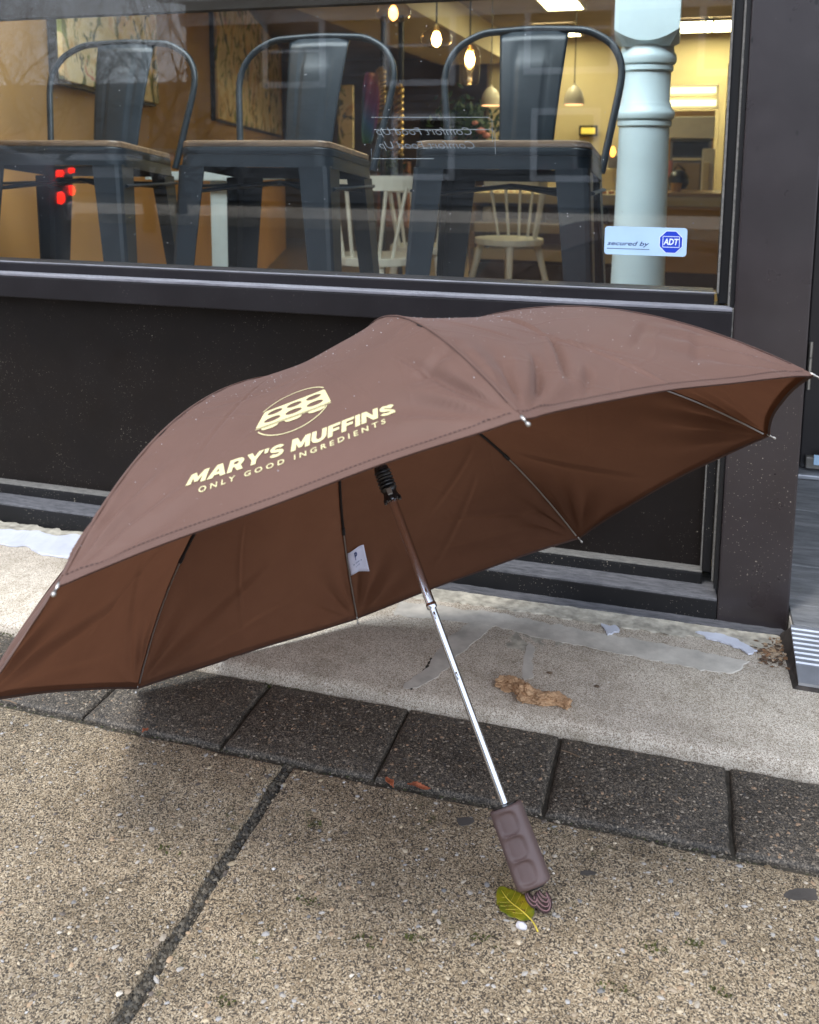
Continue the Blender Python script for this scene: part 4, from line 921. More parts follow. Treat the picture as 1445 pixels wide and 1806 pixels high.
#@INTERIOR
FZ = -.33; CZ = 1.95
def quad(name, pts, m, parent=None, kind=None): o = MB().add(pts, [(0, 1, 2, 3)]).build(name, m, parent); tag(o, kind=kind) if kind else 0; return o
o = box_obj('cafe_floor', (-6, 1.52, FZ-.05), (4, 14, FZ), M['floor']); tag(o, kind='structure')
o = box_obj('cafe_ceiling', (-6, 1.52, CZ), (4, 14, CZ+.05), M['ceil']); tag(o, kind='structure')
o = box_obj('window_platform', (XL, 1.53, FZ), (.14, 2.55, .05), M['floor']); tag(o, kind='structure')
# left wall runs obliquely away from the window
wa, wb = Vector((-1.62, 1.53)), Vector((-4.55, 10.0)); wd_ = (wb-wa).normalized(); wn_ = Vector((wd_.y, -wd_.x))
def slabwall(name, a, b_, z0, z1, th, m, off=0):
    p = [a+wn_*off, b_+wn_*off, b_+wn_*(off-th), a+wn_*(off-th)]
    return MB().hexa([(q.x, q.y, z0) for q in p], [(q.x, q.y, z1) for q in p]).build(name, m)
o = slabwall('side_wall', wa, wb, .765, CZ, .1, M['tanwall']); tag(o, kind='structure')
o = slabwall('side_wainscot', wa, wb, FZ, .745, .12, M['orangewall'], .02); tag(o, kind='structure')
o = slabwall('wainscot_rail', wa, wb, .745, .765, .14, M['wood'], .04); tag(o, kind='structure')
def wall_hit(px, py):      # ray meets the side wall
    d_ = ray(px, py); p = Vector((d_[0], d_[1])); t_ = (wa.dot(wn_))/p.dot(wn_); return Vector((d_[0]*t_, d_[1]*t_)), CAMH+d_[2]*t_
def canvas(pxa, pxb, pyb, ztop, m, lab):
    a, za = wall_hit(pxa, pyb); b_, _ = wall_hit(pxb, pyb)
    rt = empty('painting', (a.x, a.y, za), label=lab, cat='painting', group='abstract paintings on the side wall')
    p = [a+wn_*.045, b_+wn_*.045, b_+wn_*.004, a+wn_*.004]
    ch(MB().hexa([(q.x, q.y, za) for q in p], [(q.x, q.y, ztop) for q in p]).build('canvas', m, bevel=.003), rt)
    p = [a+wn_*.030-wd_*.01, b_+wn_*.030+wd_*.01, b_+wn_*.002+wd_*.01, a+wn_*.002-wd_*.01]
    ch(MB().hexa([(q.x, q.y, za-.012) for q in p], [(q.x, q.y, ztop+.01) for q in p]).build('frame', M['iron']), rt)
canvas(88, 262, 140, 1.9, M['art1'], 'green and cream abstract canvas seen through the back of the first metal stool')
canvas(373, 490, 209, 1.9, M['art2'], 'cream and green abstract canvas between the first and second metal stools')
# walls further back
p0 = at(505, 200, 11.2); o = box_obj('far_wall', (-6, 11.2, FZ), (at(868, 200, 11.2)[0], 11.3, CZ), M['brownwall']); tag(o, kind='structure')
o = box_obj('back_wall', (at(862, 200, 9.6)[0], 9.6, FZ), (4, 9.7, CZ), M['cream']); tag(o, kind='structure')
o = box_obj('wall_return', (at(862, 200, 9.6)[0]-.05, 9.71, FZ), (at(862, 200, 9.6)[0]+.05, 11.19, CZ), M['cream']); tag(o, kind='structure')
o = box_obj('right_wall', (1.6, 1.6, FZ), (1.7, 9.6, CZ), M['cream']); tag(o, kind='structure')
# left of the window the cafe is closed off
o = box_obj('left_wall', (-6.1, 1.6, FZ), (-6, 11.3, CZ), M['brownwall']); tag(o, kind='structure')
o = box_obj('street_wall', (.2005, 2.31, FZ), (1.6, 2.4, CZ), M['brownwall']); tag(o, kind='structure')
# dropped bulkhead running back from the window
xb = onz(812, 4, CZ)[0]; bz = 1.70
MB().box((xb-.75, 2.2, bz), (xb, 9.55, CZ-.002)).build('bulkhead', M['bulkhead']); tag(bpy.data.objects['bulkhead'], kind='structure')
# ceiling panels
def panel_light(px0, py0, px1, py1, lab):
    a = onz(px0, py0, CZ); c_ = onz(px1, py1, CZ); x0_, x1_ = min(a[0], c_[0]), max(a[0], c_[0]); y0_, y1_ = min(a[1], c_[1]), max(a[1], c_[1])
    if y1_ > 9.4: y0_, y1_ = 8.6, 9.3
    rt = empty('ceiling_light', ((x0_+x1_)/2, (y0_+y1_)/2, CZ), label=lab, cat='ceiling light', group='fluorescent ceiling panels')
    ch(box_obj('diffuser', (x0_, y0_, CZ-.030), (x1_, y1_, CZ-.012), M['tube']), rt)
    fr = MB(); e = .02
    for a_, b_ in (((x0_-e, y0_-e), (x1_+e, y0_)), ((x0_-e, y1_), (x1_+e, y1_+e)), ((x0_-e, y0_), (x0_, y1_)), ((x1_, y0_), (x1_+e, y1_))): fr.box((a_[0], a_[1], CZ-.034), (b_[0], b_[1], CZ-.004))
    ch(fr.build('frame', M['lampwhite']), rt)
panel_light(918, -42, 1030, 9, 'fluorescent panel nearest the window, above the third stool')
panel_light(1002, 98, 1076, 118, 'fluorescent panel seen behind the arch of the third stool')
panel_light(1190, 52, 1250, 72, 'fluorescent panel right of the column top')
panel_light(1240, 96, 1300, 115, 'fluorescent panel right of the column beside the window jamb')
rt = empty('ceiling_light', (-.85, 2.0, CZ), label='added unseen cool white glowing panel that lights the column and stools', cat='ceiling light', group='fluorescent ceiling panels')  # added out of sight to brighten column and stools like daylight
ch(box_obj('diffuser', (-1.9, 1.62, CZ-.030), (.15, 2.15, CZ-.012), M['cool_fill']), rt); ch(box_obj('housing', (-1.92, 1.60, CZ-.011), (.17, 2.17, CZ-.002), M['lampwhite']), rt)
for q in [(800, 33), (1255, 84)]:
    p = onz(*q, CZ-.004); o = MB().lathe([(.05, 0), (.055, .004)], (0, 0, 0)).build('downlight', M['lampwhite'], smooth='auto'); o.location = (p[0], p[1], CZ-.006)
    tag(o, 'small round ceiling downlight %s' % ('left of the third stool arch' if q[0] < 900 else 'right of the column top'), 'downlight')
# ---- stools
def make_stool():
    W, Dp, SZ = .365, .30, .710     # width, depth, seat height above platform (top at front)
    rt = empty('metal_stool', (0, 0, 0))
    tilt = .105
    zs = lambda y: SZ-tilt*y
    def rrect(x0_, x1_, y0_, y1_, r, z_of, n=6):
        P_ = []
        for cx2, cy2, a0 in ((x1_-r, y0_+r, -90), (x1_-r, y1_-r, 0), (x0_+r, y1_-r, 90), (x0_+r, y0_+r, 180)):
            for i in range(n+1):
                a = R(a0+90*i/n); P_.append((cx2+r*math.cos(a), cy2+r*math.sin(a)))
        return P_
    hw = W/2
    def slab(name, x0_, x1_, y0_, y1_, r, zt, zb, m, par, flare=0):
        P_ = rrect(x0_, x1_, y0_, y1_, r, None); n = len(P_); b_ = MB()
        for dz, sc2 in ((zb, 1+flare), (zb+(zt-zb)*.35, 1+flare*.6), (zt-.003, 1.0), (zt, .985)):
            cx2, cy2 = (x0_+x1_)/2, (y0_+y1_)/2; b_.v += [(cx2+(x-cx2)*sc2, cy2+(y-cy2)*sc2, zs(y)+dz) for x, y in P_]
        for k_ in range(3): b_.f += [(k_*n+i, k_*n+(i+1) % n, (k_+1)*n+(i+1) % n, (k_+1)*n+i) for i in range(n)]
        b_.f += [tuple(range(n-1, -1, -1)), tuple(range(3*n, 4*n))]; return b_.build(name, m, par, smooth='auto')
    slab('seat', -hw+.002, hw-.002, .002, Dp-.002, .035, 0, -.013, M['seatwood'], rt)
    slab('seat_shell', -hw, hw, 0, Dp, .038, -.014, -.030, M['stool'], rt)
    # pressed apron below the seat on four sides
    ap_ = MB()
    P_ = rrect(-hw+.001, hw-.001, .001, Dp-.001, .037, None); n = len(P_)
    for sc2, dz in ((1, -.0305), (1.015, -.058)): ap_.v += [((x)*sc2, Dp/2+(y-Dp/2)*sc2, zs(y)+dz) for x, y in P_]
    for sc2, dz in ((1.0, -.058), (.985, -.0305)): ap_.v += [((x)*sc2, Dp/2+(y-Dp/2)*sc2, zs(y)+dz) for x, y in P_]
    for k_ in range(3): ap_.f += [(k_*n+i, k_*n+(i+1) % n, (k_+1)*n+(i+1) % n, (k_+1)*n+i) for i in range(n)]
    ap_.build('apron', M['stool'], rt, smooth='auto')
    # four pressed sheet legs: an angle profile, wide at the top, splayed
    for sx in (-1, 1):
        for sy in (0, 1):
            b_ = MB(); yc = 0 if sy == 0 else Dp; dy = 1 if sy == 0 else -1
            splx, sply = .042, .038
            rings = []
            for s in np.linspace(0, 1, 9):
                z = (zs(yc)-.055)*(1-s); wid = .068*(1-s)+.034*s; x_ = sx*(hw-.001+splx*s); y_ = yc-dy*sply*s; c_ = .012; th = .004
                # L section, outer corner chamfered: outer path then inner path
                pr2 = [(x_-sx*wid, y_), (x_-sx*c_, y_), (x_-sx*c_*.3, y_+dy*c_*.3), (x_, y_+dy*c_), (x_, y_+dy*wid), (x_-sx*th, y_+dy*wid), (x_-sx*th, y_+dy*(c_+.002)), (x_-sx*(c_+.002), y_+dy*th), (x_-sx*wid, y_+dy*th)]
                rings.append([(a, c2, z) for a, c2 in pr2])
            m_ = len(rings[0]); b_.v = [p for r_ in rings for p in r_]
            for i in range(8): b_.f += [(i*m_+j, i*m_+(j+1) % m_, (i+1)*m_+(j+1) % m_, (i+1)*m_+j) for j in range(m_)]
            b_.f += [tuple(range(m_)), tuple(8*m_+j for j in range(m_-1, -1, -1))]
            lg = b_.build('leg', M['stool'], rt, weld=True)
            f_ = MB().box((-.02, -.02, 0), (.02, .02, .012)).build('rubber_foot', M['black'], lg); f_.location = (sx*(hw+splx-.02), yc-dy*sply+dy*.02, -.001)
    # rear apron web and stretchers
    zb_ = zs(Dp)-.058
    br = .006
    for (a, c_) in (((-hw+.01, -.004), (hw-.01, -.004)), ((-hw+.0, Dp+.004), (hw-.0, Dp+.004)), ((-hw-.004, .02), (-hw-.004, Dp-.02)), ((hw+.004, .02), (hw+.004, Dp-.02))):
        if a[1] < .01 and c_[1] < .01: continue
        MB().tube([(a[0], a[1], SZ-.105), (c_[0], c_[1], SZ-.105)], .0065, 8, flat=.6).build('brace', M['stool'], rt, smooth='auto')
    for a, c_ in (((-hw+.02, .03), (hw-.02, Dp-.03)), ((hw-.02, .03), (-hw+.02, Dp-.03))):
        MB().tube([(a[0], a[1], SZ-.115), (0, Dp/2, SZ-.095), (c_[0], c_[1], SZ-.115)], .010, 8, flat=.5).build('cross_brace', M['stool'], rt, smooth='auto')
    # lower foot rail
    for (a, c_) in (((-hw-.022, -.018), (hw+.022, -.018)), ((-hw-.022, Dp+.018), (hw+.022, Dp+.018)), ((-hw-.022, -.018), (-hw-.022, Dp+.018)), ((hw+.022, -.018), (hw+.022, Dp+.018))):
        MB().tube([(a[0], a[1], .24), (c_[0], c_[1], .24)], .008, 8).build('foot_rail', M['stool'], rt, smooth='auto')
    # tubular back hoop
    pts = []; y0_, z0_ = Dp+.004, zs(Dp)-.036
    H_ = .338
    for i in range(61):
        s = -1+2*i/60; a = abs(s)
        # side rises outward, shoulder is round, top nearly flat
        key = [(0, 0, H_), (.34, .125, H_-.006), (.52, .182, H_-.036), (.62, .207, H_-.075), (.70, .213, H_-.115), (.86, .196, .115), (.955, .184, .035), (1, .178, .0)]
        for q in range(len(key)-1):
            if key[q][0] <= a <= key[q+1][0]: f_ = (a-key[q][0])/(key[q+1][0]-key[q][0]); x_ = key[q][1]*(1-f_)+key[q+1][1]*f_; z_ = key[q][2]*(1-f_)+key[q+1][2]*f_
        bend = .10*(z_/H_)
        pts.append((math.copysign(x_, s), y0_+bend*.9+.012*math.cos(s*1.5), z0_+z_))
    sm = np.array(pts)
    for _ in range(3): sm[1:-1] = (sm[:-2]+2*sm[1:-1]+sm[2:])/4
    MB().tube([tuple(p) for p in sm], .0088, 10).build('back_hoop', M['stool'], rt, smooth='auto')
    # pressed back splat with an embossed panel
    P_ = []
    for s in np.linspace(0, 1, 15):
        z_ = z0_+.0+(H_-.008)*s; hw2 = .060+.022*s**1.2; y_ = y0_+.09*s+.012*1.0-.008*math.sin(math.pi*s)
        row = []
        for u in np.linspace(-1, 1, 21):
            emb = .004 if (abs(abs(u)-.5) < .06 and .35 < s < .86) or (abs(u) < .55 and abs(s-.85) < .035) else 0
            row.append((u*hw2, y_-.010*(1-u*u)+emb-(.004 if abs(u) < .45 and s < .85 else 0), z_))
        P_.append(row)
    MB().grid(np.array(P_)).build('back_splat', M['stool'], rt, smooth=True, solid=.003)
    return rt
st0 = make_stool()
SY = 1.85
labs = ['navy metal cafe stool with wooden seat at the left end of the window', 'navy metal cafe stool with wooden seat in the middle of the window row', 'navy metal cafe stool with wooden seat beside the pale blue column']
for i, (cx_, dy_, rz) in enumerate([(-1.438, -.01, R(6)), (-.920, .0, 0), (-.3685, -.0, R(0))]):
    o = st0 if i == 0 else copy_tree(st0); o.location = (cx_, SY+dy_, .05); o.rotation_euler = (0, 0, rz); tag(o, labs[i], 'stool', 'metal stools along the window')
# ---- turned column
c0 = at(1133, 300, 2.75); cxx, cyy = c0[0], c0[1]; zc_ = lambda py: at(1133, py, 2.75)[2]
pxm = (at(1180, 240, 2.75)[0]-at(1092, 240, 2.75)[0])/88
col = empty('turned_column', (cxx, cyy, .05), label='pale aqua turned wooden column behind the glass right of the stools', cat='column')
pr = [(50*pxm, FZ+.0), (50*pxm, zc_(700)), (49*pxm, zc_(510)), (47*pxm, zc_(400)), (45.5*pxm, zc_(300)), (44.5*pxm, zc_(224)), (48*pxm, zc_(222)), (48*pxm, zc_(214.5)), (46*pxm, zc_(213)), (51*pxm, zc_(210)), (53*pxm, zc_(204)), (52*pxm, zc_(197)), (47*pxm, zc_(192)), (45.5*pxm, zc_(185)), (45*pxm, zc_(183)), (43*pxm, zc_(180)), (43*pxm, zc_(128)), (47*pxm, zc_(126)), (47*pxm, zc_(119)), (45*pxm, zc_(117)), (50*pxm, zc_(114)), (52*pxm, zc_(107)), (51*pxm, zc_(99)), (47*pxm, zc_(93)), (46*pxm, zc_(84)), (46*pxm, zc_(70))]
sh = MB().lathe(pr, (cxx, cyy, 0), 48).build('shaft', M['colpaint'], smooth='auto'); ch(sh, col)
# square block with rounded lower corners
b = MB(); hw = 55*pxm; zt, zb_ = CZ, zc_(58)
for face in range(4):
    pts = []
    for i in range(17):
        u = -1+i/8; low = zc_(58+20*(1-u*u)) ; pts.append((u, low))
    rot = Matrix.Rotation(face*math.pi/2, 3, 'Z'); n = len(b.v)
    for u, z in pts:
        v = rot@Vector((u*hw, -hw, 0)); b.v.append((cxx+v.x, cyy+v.y, z))
    for u, z in pts:
        v = rot@Vector((u*hw, -hw, 0)); b.v.append((cxx+v.x, cyy+v.y, zt))
    for u, z in pts:
        v = rot@Vector((u*hw*.72, -hw*.72, 0)); b.v.append((cxx+v.x, cyy+v.y, zc_(86)))
    b.f += [(n+i, n+i+1, n+17+i+1, n+17+i) for i in range(16)]; b.f += [(n+i+1, n+i, n+34+i, n+34+i+1) for i in range(16)]
ch(b.build('block', M['colpaint'], weld=True), col)
# ---- white spindle chairs
def make_chair():
    rt = empty('spindle_chair', (0, 0, 0))
    P_ = [(.21*math.cos(a)*(1.0 if abs(math.cos(a)) < .8 else 1), .20*math.sin(a)) for a in np.linspace(0, 2*math.pi, 20, endpoint=False)]
    MB().prism(P_, .43, .465).build('seat', M['whitechair'], rt, bevel=.006)
    for sx in (-1, 1):
        for sy in (-1, 1): MB().tube([(sx*.12, sy*.11, .44), (sx*.20, sy*.19, 0)], [.022, .013], 8).build('leg', M['whitechair'], rt, smooth='auto')
    arc = [(.235*math.sin(a), .235*math.cos(a)-.05, .80+.0*a) for a in np.linspace(-1.35, 1.35, 15)]
    b_ = MB(); g_ = np.array([[(x, y, z-.035), (x, y, z+.03), (x*1.0, y+.022, z+.03), (x, y+.022, z-.035), (x, y, z-.035)] for x, y, z in arc]); b_.grid(g_); b_.build('top_rail', M['whitechair'], rt, weld=True)
    for i in range(7):
        a = -1.2+i*.4; MB().tube([(.16*math.sin(a), .155*math.cos(a), .46), (.235*math.sin(a), .235*math.cos(a)-.04, .78)], .009, 6).build('spindle', M['whitechair'], rt, smooth='auto')
    return rt
ch0 = make_chair()
def chair_at(o, px, py, depth_y, rz, lab, s=1):
    p = at(px, py, depth_y); o.location = (p[0], p[1], p[2]-.45*s); o.scale = (s, s, s); o.rotation_euler = (0, 0, rz); tag(o, lab, 'chair', 'white spindle chairs inside the cafe')
chair_at(ch0, 660, 455, 4.0, R(160), 'white spindle chair seen between the second and third stools')
chair_at(copy_tree(ch0), 752, 437, 5.0, R(170), 'white spindle chair just behind the left legs of the third stool')
chair_at(copy_tree(ch0), 898, 424, 5.4, R(-35), 'cream spindle chair framed by the legs of the third stool')
# pale tables
def table(px0, px1, pytop, Y, lab, legpx=()):
    a = at(px0, pytop, Y); c_ = at(px1, pytop, Y); rt = empty('cafe_table', ((a[0]+c_[0])/2, Y, a[2]), label=lab, cat='table')
    ch(box_obj('tabletop', (a[0], Y, a[2]-.03), (c_[0], Y+.7, a[2]), M['table'], bevel=.006), rt)
    for lp in legpx:
        x = at(lp[0], 400, Y+.05)[0]; x2 = at(lp[1], 400, Y+.05)[0]; ch(box_obj('leg', (x, Y+.05, FZ), (x2, Y+.05+(x2-x), a[2]-.031), M['table'], bevel=.006), rt)
    return rt
table(255, 420, 303, 3.0, 'pale painted table with square legs behind the second stool', ((372, 408),))
# ---- pendants
def pendant(kind, px, py, Y, lab, s=1.0):
    p = at(px, py, Y); rt = empty('pendant_lamp', p, label=lab, cat='pendant lamp', group='pendant lamps of the cafe')
    k = Y/FPX*1.02
    ch(MB().tube([(p[0], p[1], p[2]+(22 if kind != 'dome' else 14)*k), (p[0], p[1], CZ)], .004, 6).build('cord', M['iron']), rt)
    if kind == 'dome':
        ch(MB().lathe([(17*k, -17*k), (16.5*k, -8*k), (14*k, 2*k), (9*k, 10*k), (3*k, 14*k), (2*k, 18*k)], p, 24).build('shade', M['lampwhite'], smooth='auto'), rt)
        ch(MB().lathe([(15*k, -18*k), (15*k, -17.2*k)], p, 24).build('glowing_mouth', M['lampin']), rt)
        return
    if kind == 'bowl': pr_ = [(9*k, 22*k), (22*k, 15*k), (33*k, 5*k), (31*k, -8*k), (20*k, -15*k), (8*k, -17*k)]
    if kind == 'squat': pr_ = [(6*k, 20*k), (18*k, 15*k), (30*k, 4*k), (27*k, -9*k), (16*k, -14*k), (2*k, -15*k)]
    if kind == 'bottle': pr_ = [(5*k, 24*k), (14*k, 19*k), (19*k, 8*k), (18*k, -12*k), (17.5*k, -42*k), (13*k, -46*k), (3*k, -44*k)]
    sm_ = np.array(pr_); 
    ch(MB().lathe([tuple(q) for q in sm_], p, 32, closed=True).build('glass_shade', M['bulbglass'], smooth=True, sub=1), rt)
    ch(MB().lathe([(3*k, 24*k), (4*k, 20*k), (4*k, 12*k), (3*k, 11*k)], p, 12).build('socket', M['brass'], smooth='auto'), rt)
    ch(MB().lathe([(2*k, 13*k), (6*k, 8*k), (8.5*k, -1*k), (7*k, -9*k), (2*k, -14*k)], p, 16).build('bulb', M['filament'] if kind != 'bowl' else M['bulbsmall'], smooth='auto'), rt)
pendant('bowl', 694, 22, 3.6, 'wide clear glass bowl pendant highest behind the window')
pendant('squat', 770, 68, 3.9, 'squat clear glass globe pendant with a glowing bulb')
pendant('bottle', 829, 103, 4.2, 'tall clear glass bottle pendant left of the third stool arch')
pendant('dome', 866, 168, 7.0, 'white dome pendant at the left edge of the third stool back')
pendant('dome', 1013, 166, 7.0, 'white dome pendant right of the third stool back splat')
# ---- things at the back of the cafe
def thing_box(name, px0, py0, px1, py1, Y, dep, m, lab, cat, bevel=.01, **k):
    a = at(px0, py1, Y); c_ = at(px1, py0, Y); o = box_obj(name, (a[0], Y, a[2]), (c_[0], Y+dep, c_[2]), m, bevel=bevel); tag(o, lab, cat, **k); return o
# service counter with shelves
Yc = 6.6
cnt = empty('service_counter', at(1150, 400, Yc), label='cafe counter with a pale wooden top, open shelves and tan front', cat='counter')
def cp(name, px0, py0, px1, py1, Y, dep, m, bevel=.005):
    a = at(px0, py1, Y); c_ = at(px1, py0, Y); return ch(box_obj(name, (a[0], Y, a[2]), (c_[0], Y+dep, c_[2]), m, bevel=bevel), cnt)
cp('counter_top', 830, 347, 1300, 357, Yc, .7, M['cream']); cp('counter_edge', 1175, 341, 1300, 346.5, Yc-.01, .6, M['wood'])
cp('shelf', 830, 398, 1110, 408, Yc, .5, M['cream']); cp('shelf', 830, 446, 1110, 456, Yc, .5, M['cream'])
cp('front_panel', 1128, 358, 1300, 478, Yc+.02, .04, M['tanwall']); cp('upright', 1100, 358, 1127, 478, Yc, .5, M['wood']); cp('upright', 826, 358, 838, 478, Yc, .5, M['wood'])
cp('back_panel', 838, 358, 1100, 478, Yc+.52, .02, M['brownwall'], 0); cp('plinth', 826, 479, 1300, 492, Yc+.03, .4, M['iron'])
a = at(1100, 478, Yc)
for px, py, w_, h_, lab in [(860, 446, 30, 14, 'leftmost black pot on the lower counter shelf'), (905, 446, 34, 18, 'stack of pale plates on the lower counter shelf'), (1058, 446, 26, 32, 'black pot on the lower shelf right of the third stool'), (1058, 398, 30, 34, 'dark jar on the upper shelf right of the third stool'), (950, 398, 26, 26, 'grey canister on the upper shelf behind the cream chair'), (862, 398, 26, 36, 'white boxy machine on the upper shelf behind the cream chair')]:
    p = at(px, py, Yc+.15); k = (Yc+.15)/FPX; m_ = M['steelwhite'] if ('plates' in lab or 'white' in lab) else M['black'] if 'black' in lab or 'dark' in lab else M['greyapp']
    o = MB().lathe([(.3*w_*k, 0), (.5*w_*k, h_*.15*k), (.48*w_*k, h_*.8*k), (.36*w_*k, h_*.95*k), (.1*w_*k, h_*k)], n=18).build('canister' if 'pot' not in lab else 'pot', m_, smooth='auto'); o.location = p; tag(o, lab, 'canister' if 'pot' not in lab else 'pot')
# pastry tray on the counter
for (x0_, x1_, lab) in [(1042, 1084, 'tray of pastries on the counter left of the column'), (855, 955, 'long tray of pastries on the counter behind the third stool')]:
    a = at(x0_, 347, Yc+.1); c_ = at(x1_, 335, Yc+.1); rt = empty('pastry_tray', a, label=lab, cat='tray'); ch(box_obj('tray', (a[0], Yc+.1, a[2]), (c_[0], Yc+.5, a[2]+.015), M['greyapp'], bevel=.003), rt)
    n = max(3, int((x1_-x0_)/12))
    for i in range(n):
        p = (a[0]+(c_[0]-a[0])*(i+.5)/n, Yc+.17, a[2]+.016); k = (c_[0]-a[0])/n*.46; ch(MB().lathe([(k*.8, 0), (k, k*.3), (k*.85, k*.8), (k*.3, k*1.05)], p, 10).build('pastry', M['food'], smooth=True), rt)
# kitchen wall units right of the column
thing_box('wall_cupboard', 1150, 205, 1262, 244, 7.4, .4, M['steelwhite'], 'cream wall cupboard above the dark oven right of the column', 'cupboard')
ov = empty('wall_oven', at(1220, 300, 7.4), label='dark built in oven right of the column below the cream cupboard', cat='oven')
def kp(name, px0, py0, px1, py1, Y, dep, m, par, bevel=.006):
    a = at(px0, py1, Y); c_ = at(px1, py0, Y); return ch(box_obj(name, (a[0], Y, a[2]), (c_[0], Y+dep, c_[2]), m, bevel=bevel), par)
kp('oven_body', 1178, 246, 1256, 342, 7.5, .5, M['greyapp'], ov); kp('oven_door', 1186, 250, 1250, 275, 7.47, .03, M['black'], ov); kp('oven_shelf', 1186, 279, 1250, 283, 7.46, .04, M['steelwhite'], ov); kp('lower_door', 1186, 287, 1236, 338, 7.47, .03, M['brownwall'], ov)
fr = empty('fridge', at(1245, 300, 7.2), label='cream upright appliance beside the dark oven', cat='appliance')
kp('fridge_body', 1236, 262, 1262, 340, 7.2, .26, M['steelwhite'], fr); kp('fridge_door', 1238, 286, 1252, 338, 7.17, .029, M['cream'], fr)
thing_box('bread_bin', 1165, 283, 1186, 312, 7.0, .2, M['pink'], 'pinkish paper package beside the column at counter height', 'package')
p = at(1197, 318, 6.85); k = 6.85/FPX
kt = empty('kettle', p, label='round black kettle on the counter right of the column', cat='kettle')
ch(MB().lathe([(12*k, -14*k), (17*k, -6*k), (17*k, 4*k), (11*k, 14*k), (3*k, 18*k)], p, 20).build('kettle_body', M['black'], smooth='auto'), kt)
ch(MB().tube([(p[0]-10*k, p[1], p[2]+14*k), (p[0]-2*k, p[1], p[2]+26*k), (p[0]+10*k, p[1], p[2]+16*k)], 1.6*k, 6).build('kettle_handle', M['black'], smooth='auto'), kt)
p = at(1192, 343, 6.7); k = 6.7/FPX
o = MB().lathe([(7*k, 0), (9*k, 18*k), (9.5*k, 19*k)], n=18).build('paper_cup', M['tanwall'], smooth='auto'); o.location = p; tag(o, 'tan paper cup on the counter below the kettle', 'cup')
for j, (y0_, y1_) in enumerate([(153, 164), (176, 187)]):
    a = at(1150, y1_, 7.6); c_ = at(1264, y0_, 7.6); rt = empty('strip_light', a, label='%s bright strip light over the kitchen right of the column' % ('upper' if j == 0 else 'lower'), cat='strip light', group='strip lights over the kitchen')
    ch(box_obj('tube', (a[0], 7.6, a[2]), (c_[0], 7.66, c_[2]), M['tube_dim']), rt); ch(box_obj('housing', (a[0]-.02, 7.665, a[2]-.02), (c_[0]+.02, 7.72, c_[2]+.02), M['lampwhite'], bevel=.004), rt)
thing_box('wooden_post', 1262, 180, 1271, 345, 6.3, .05, M['darkwood'], 'slim brown wooden post beside the window jamb inside the cafe', 'post', .004)
thing_box('dark_screen', 1263, 110, 1290, 520, 3.4, .05, M['iron'], 'dark vertical panel just inside the window jamb', 'panel', .004)
kw = box_obj('kitchen_wall', (at(1100, 200, 8.3)[0], 8.3, FZ), (at(1262, 200, 8.3)[0], 8.36, at(1150, 196, 8.3)[2]), M['tanwall']); tag(kw, kind='structure')
# little framed yellow sign, candle and pictures on the back wall
sg = empty('wall_sign', at(1037, 230, 9.5), label='small yellow sign in a dark frame on the cream back wall', cat='sign')
kp('sign_frame', 1021, 221, 1054, 240, 9.55, .03, M['iron'], sg, .004); kp('sign_face', 1025, 225, 1050, 236, 9.53, .019, mat('yellow_card', (.75, .55, .10), .6, emit=(1, .7, .1), es=.25), sg, 0)
cd = empty('table_lantern', at(1081, 270, 7.2), label='small dark lantern with an amber flame left of the column', cat='lantern')
p = at(1081, 268, 7.2); k = 7.2/FPX
ch(MB().lathe([(2*k, -8*k), (5*k, 0), (2*k, 9*k)], p, 10).build('flame', M['amber'], smooth=True), cd); kp('lantern_body', 1072, 275, 1090, 297, 7.2, .08, M['greyapp'], cd, .006)
thing_box('sideboard', 1040, 297, 1092, 334, 7.3, .3, M['cream'], 'cream sideboard behind the counter left of the column', 'sideboard')
# left centre: rainbow cloth, gilt twisted posts, slim painting, flowers
P_ = []
for i in range(24):
    row = []
    for j in range(10):
        u = j/9; s = i/23; wv = .5+.8*math.sin(math.pi*s)**.7; px = 652+(u-.5)*28*wv-6*(s-.5); p = at(px, 128+125*s, 6.0); row.append((p[0], 6.0+.05*math.sin(u*9+s*3), p[2]))
    P_.append(row)
o = MB().grid(np.array(P_)).build('rainbow_cloth', M['rainbow'], smooth=True, solid=.01); tag(o, 'rainbow striped cloth hanging behind the arm of the second stool', 'flag')
for px, y0_, y1_, lab in ((672, 120, 215, 'gilt twisted rope post beside the rainbow cloth'), (703, 150, 275, 'gilt twisted rope post right of the second stool arm')):
    a = at(px, y1_, 6.2); c_ = at(px+2, y0_, 6.2); b_ = MB()
    for ph in (0, math.pi): b_.tube([(a[0]+.022*math.cos(ph+s*34), a[1]+.022*math.sin(ph+s*34), a[2]+(c_[2]-a[2])*s) for s in np.linspace(0, 1, 90)], .016, 6)
    rt = empty('twisted_post', a, label=lab, cat='post'); o = b_.build('rope_twist', M['brass'], smooth=True); ch(o, rt); ch(MB().tube([(a[0], a[1]+.05, FZ), (a[0], a[1]+.05, CZ)], .02, 8).build('pole', M['iron'], smooth='auto'), rt)
thing_box('side_painting', 596, 150, 622, 262, 7.6, .04, M['art3'], 'narrow yellow green canvas behind the right arm of the second stool', 'painting', .003)
pl = empty('flower_pot', at(845, 235, 8), label='dark potted plant with pink flowers left of the third stool splat', cat='potted plant')
b_ = MB()
for i in range(420):
    px, py = 822+rnd.gauss(0, 26), 212+rnd.gauss(0, 18); p = Vector(at(px, py, 8+rnd.uniform(-.15, .15))); q = Vector((rnd.gauss(0, 1), rnd.gauss(0, 1), rnd.gauss(0, 1))).normalized()*.045; r_ = q.orthogonal().normalized()*.018
    b_.add([p-q, p+r_, p+q, p-r_], [(0, 1, 2, 3)])
ch(tag(b_.build('foliage', M['plant']), kind='stuff'), pl)
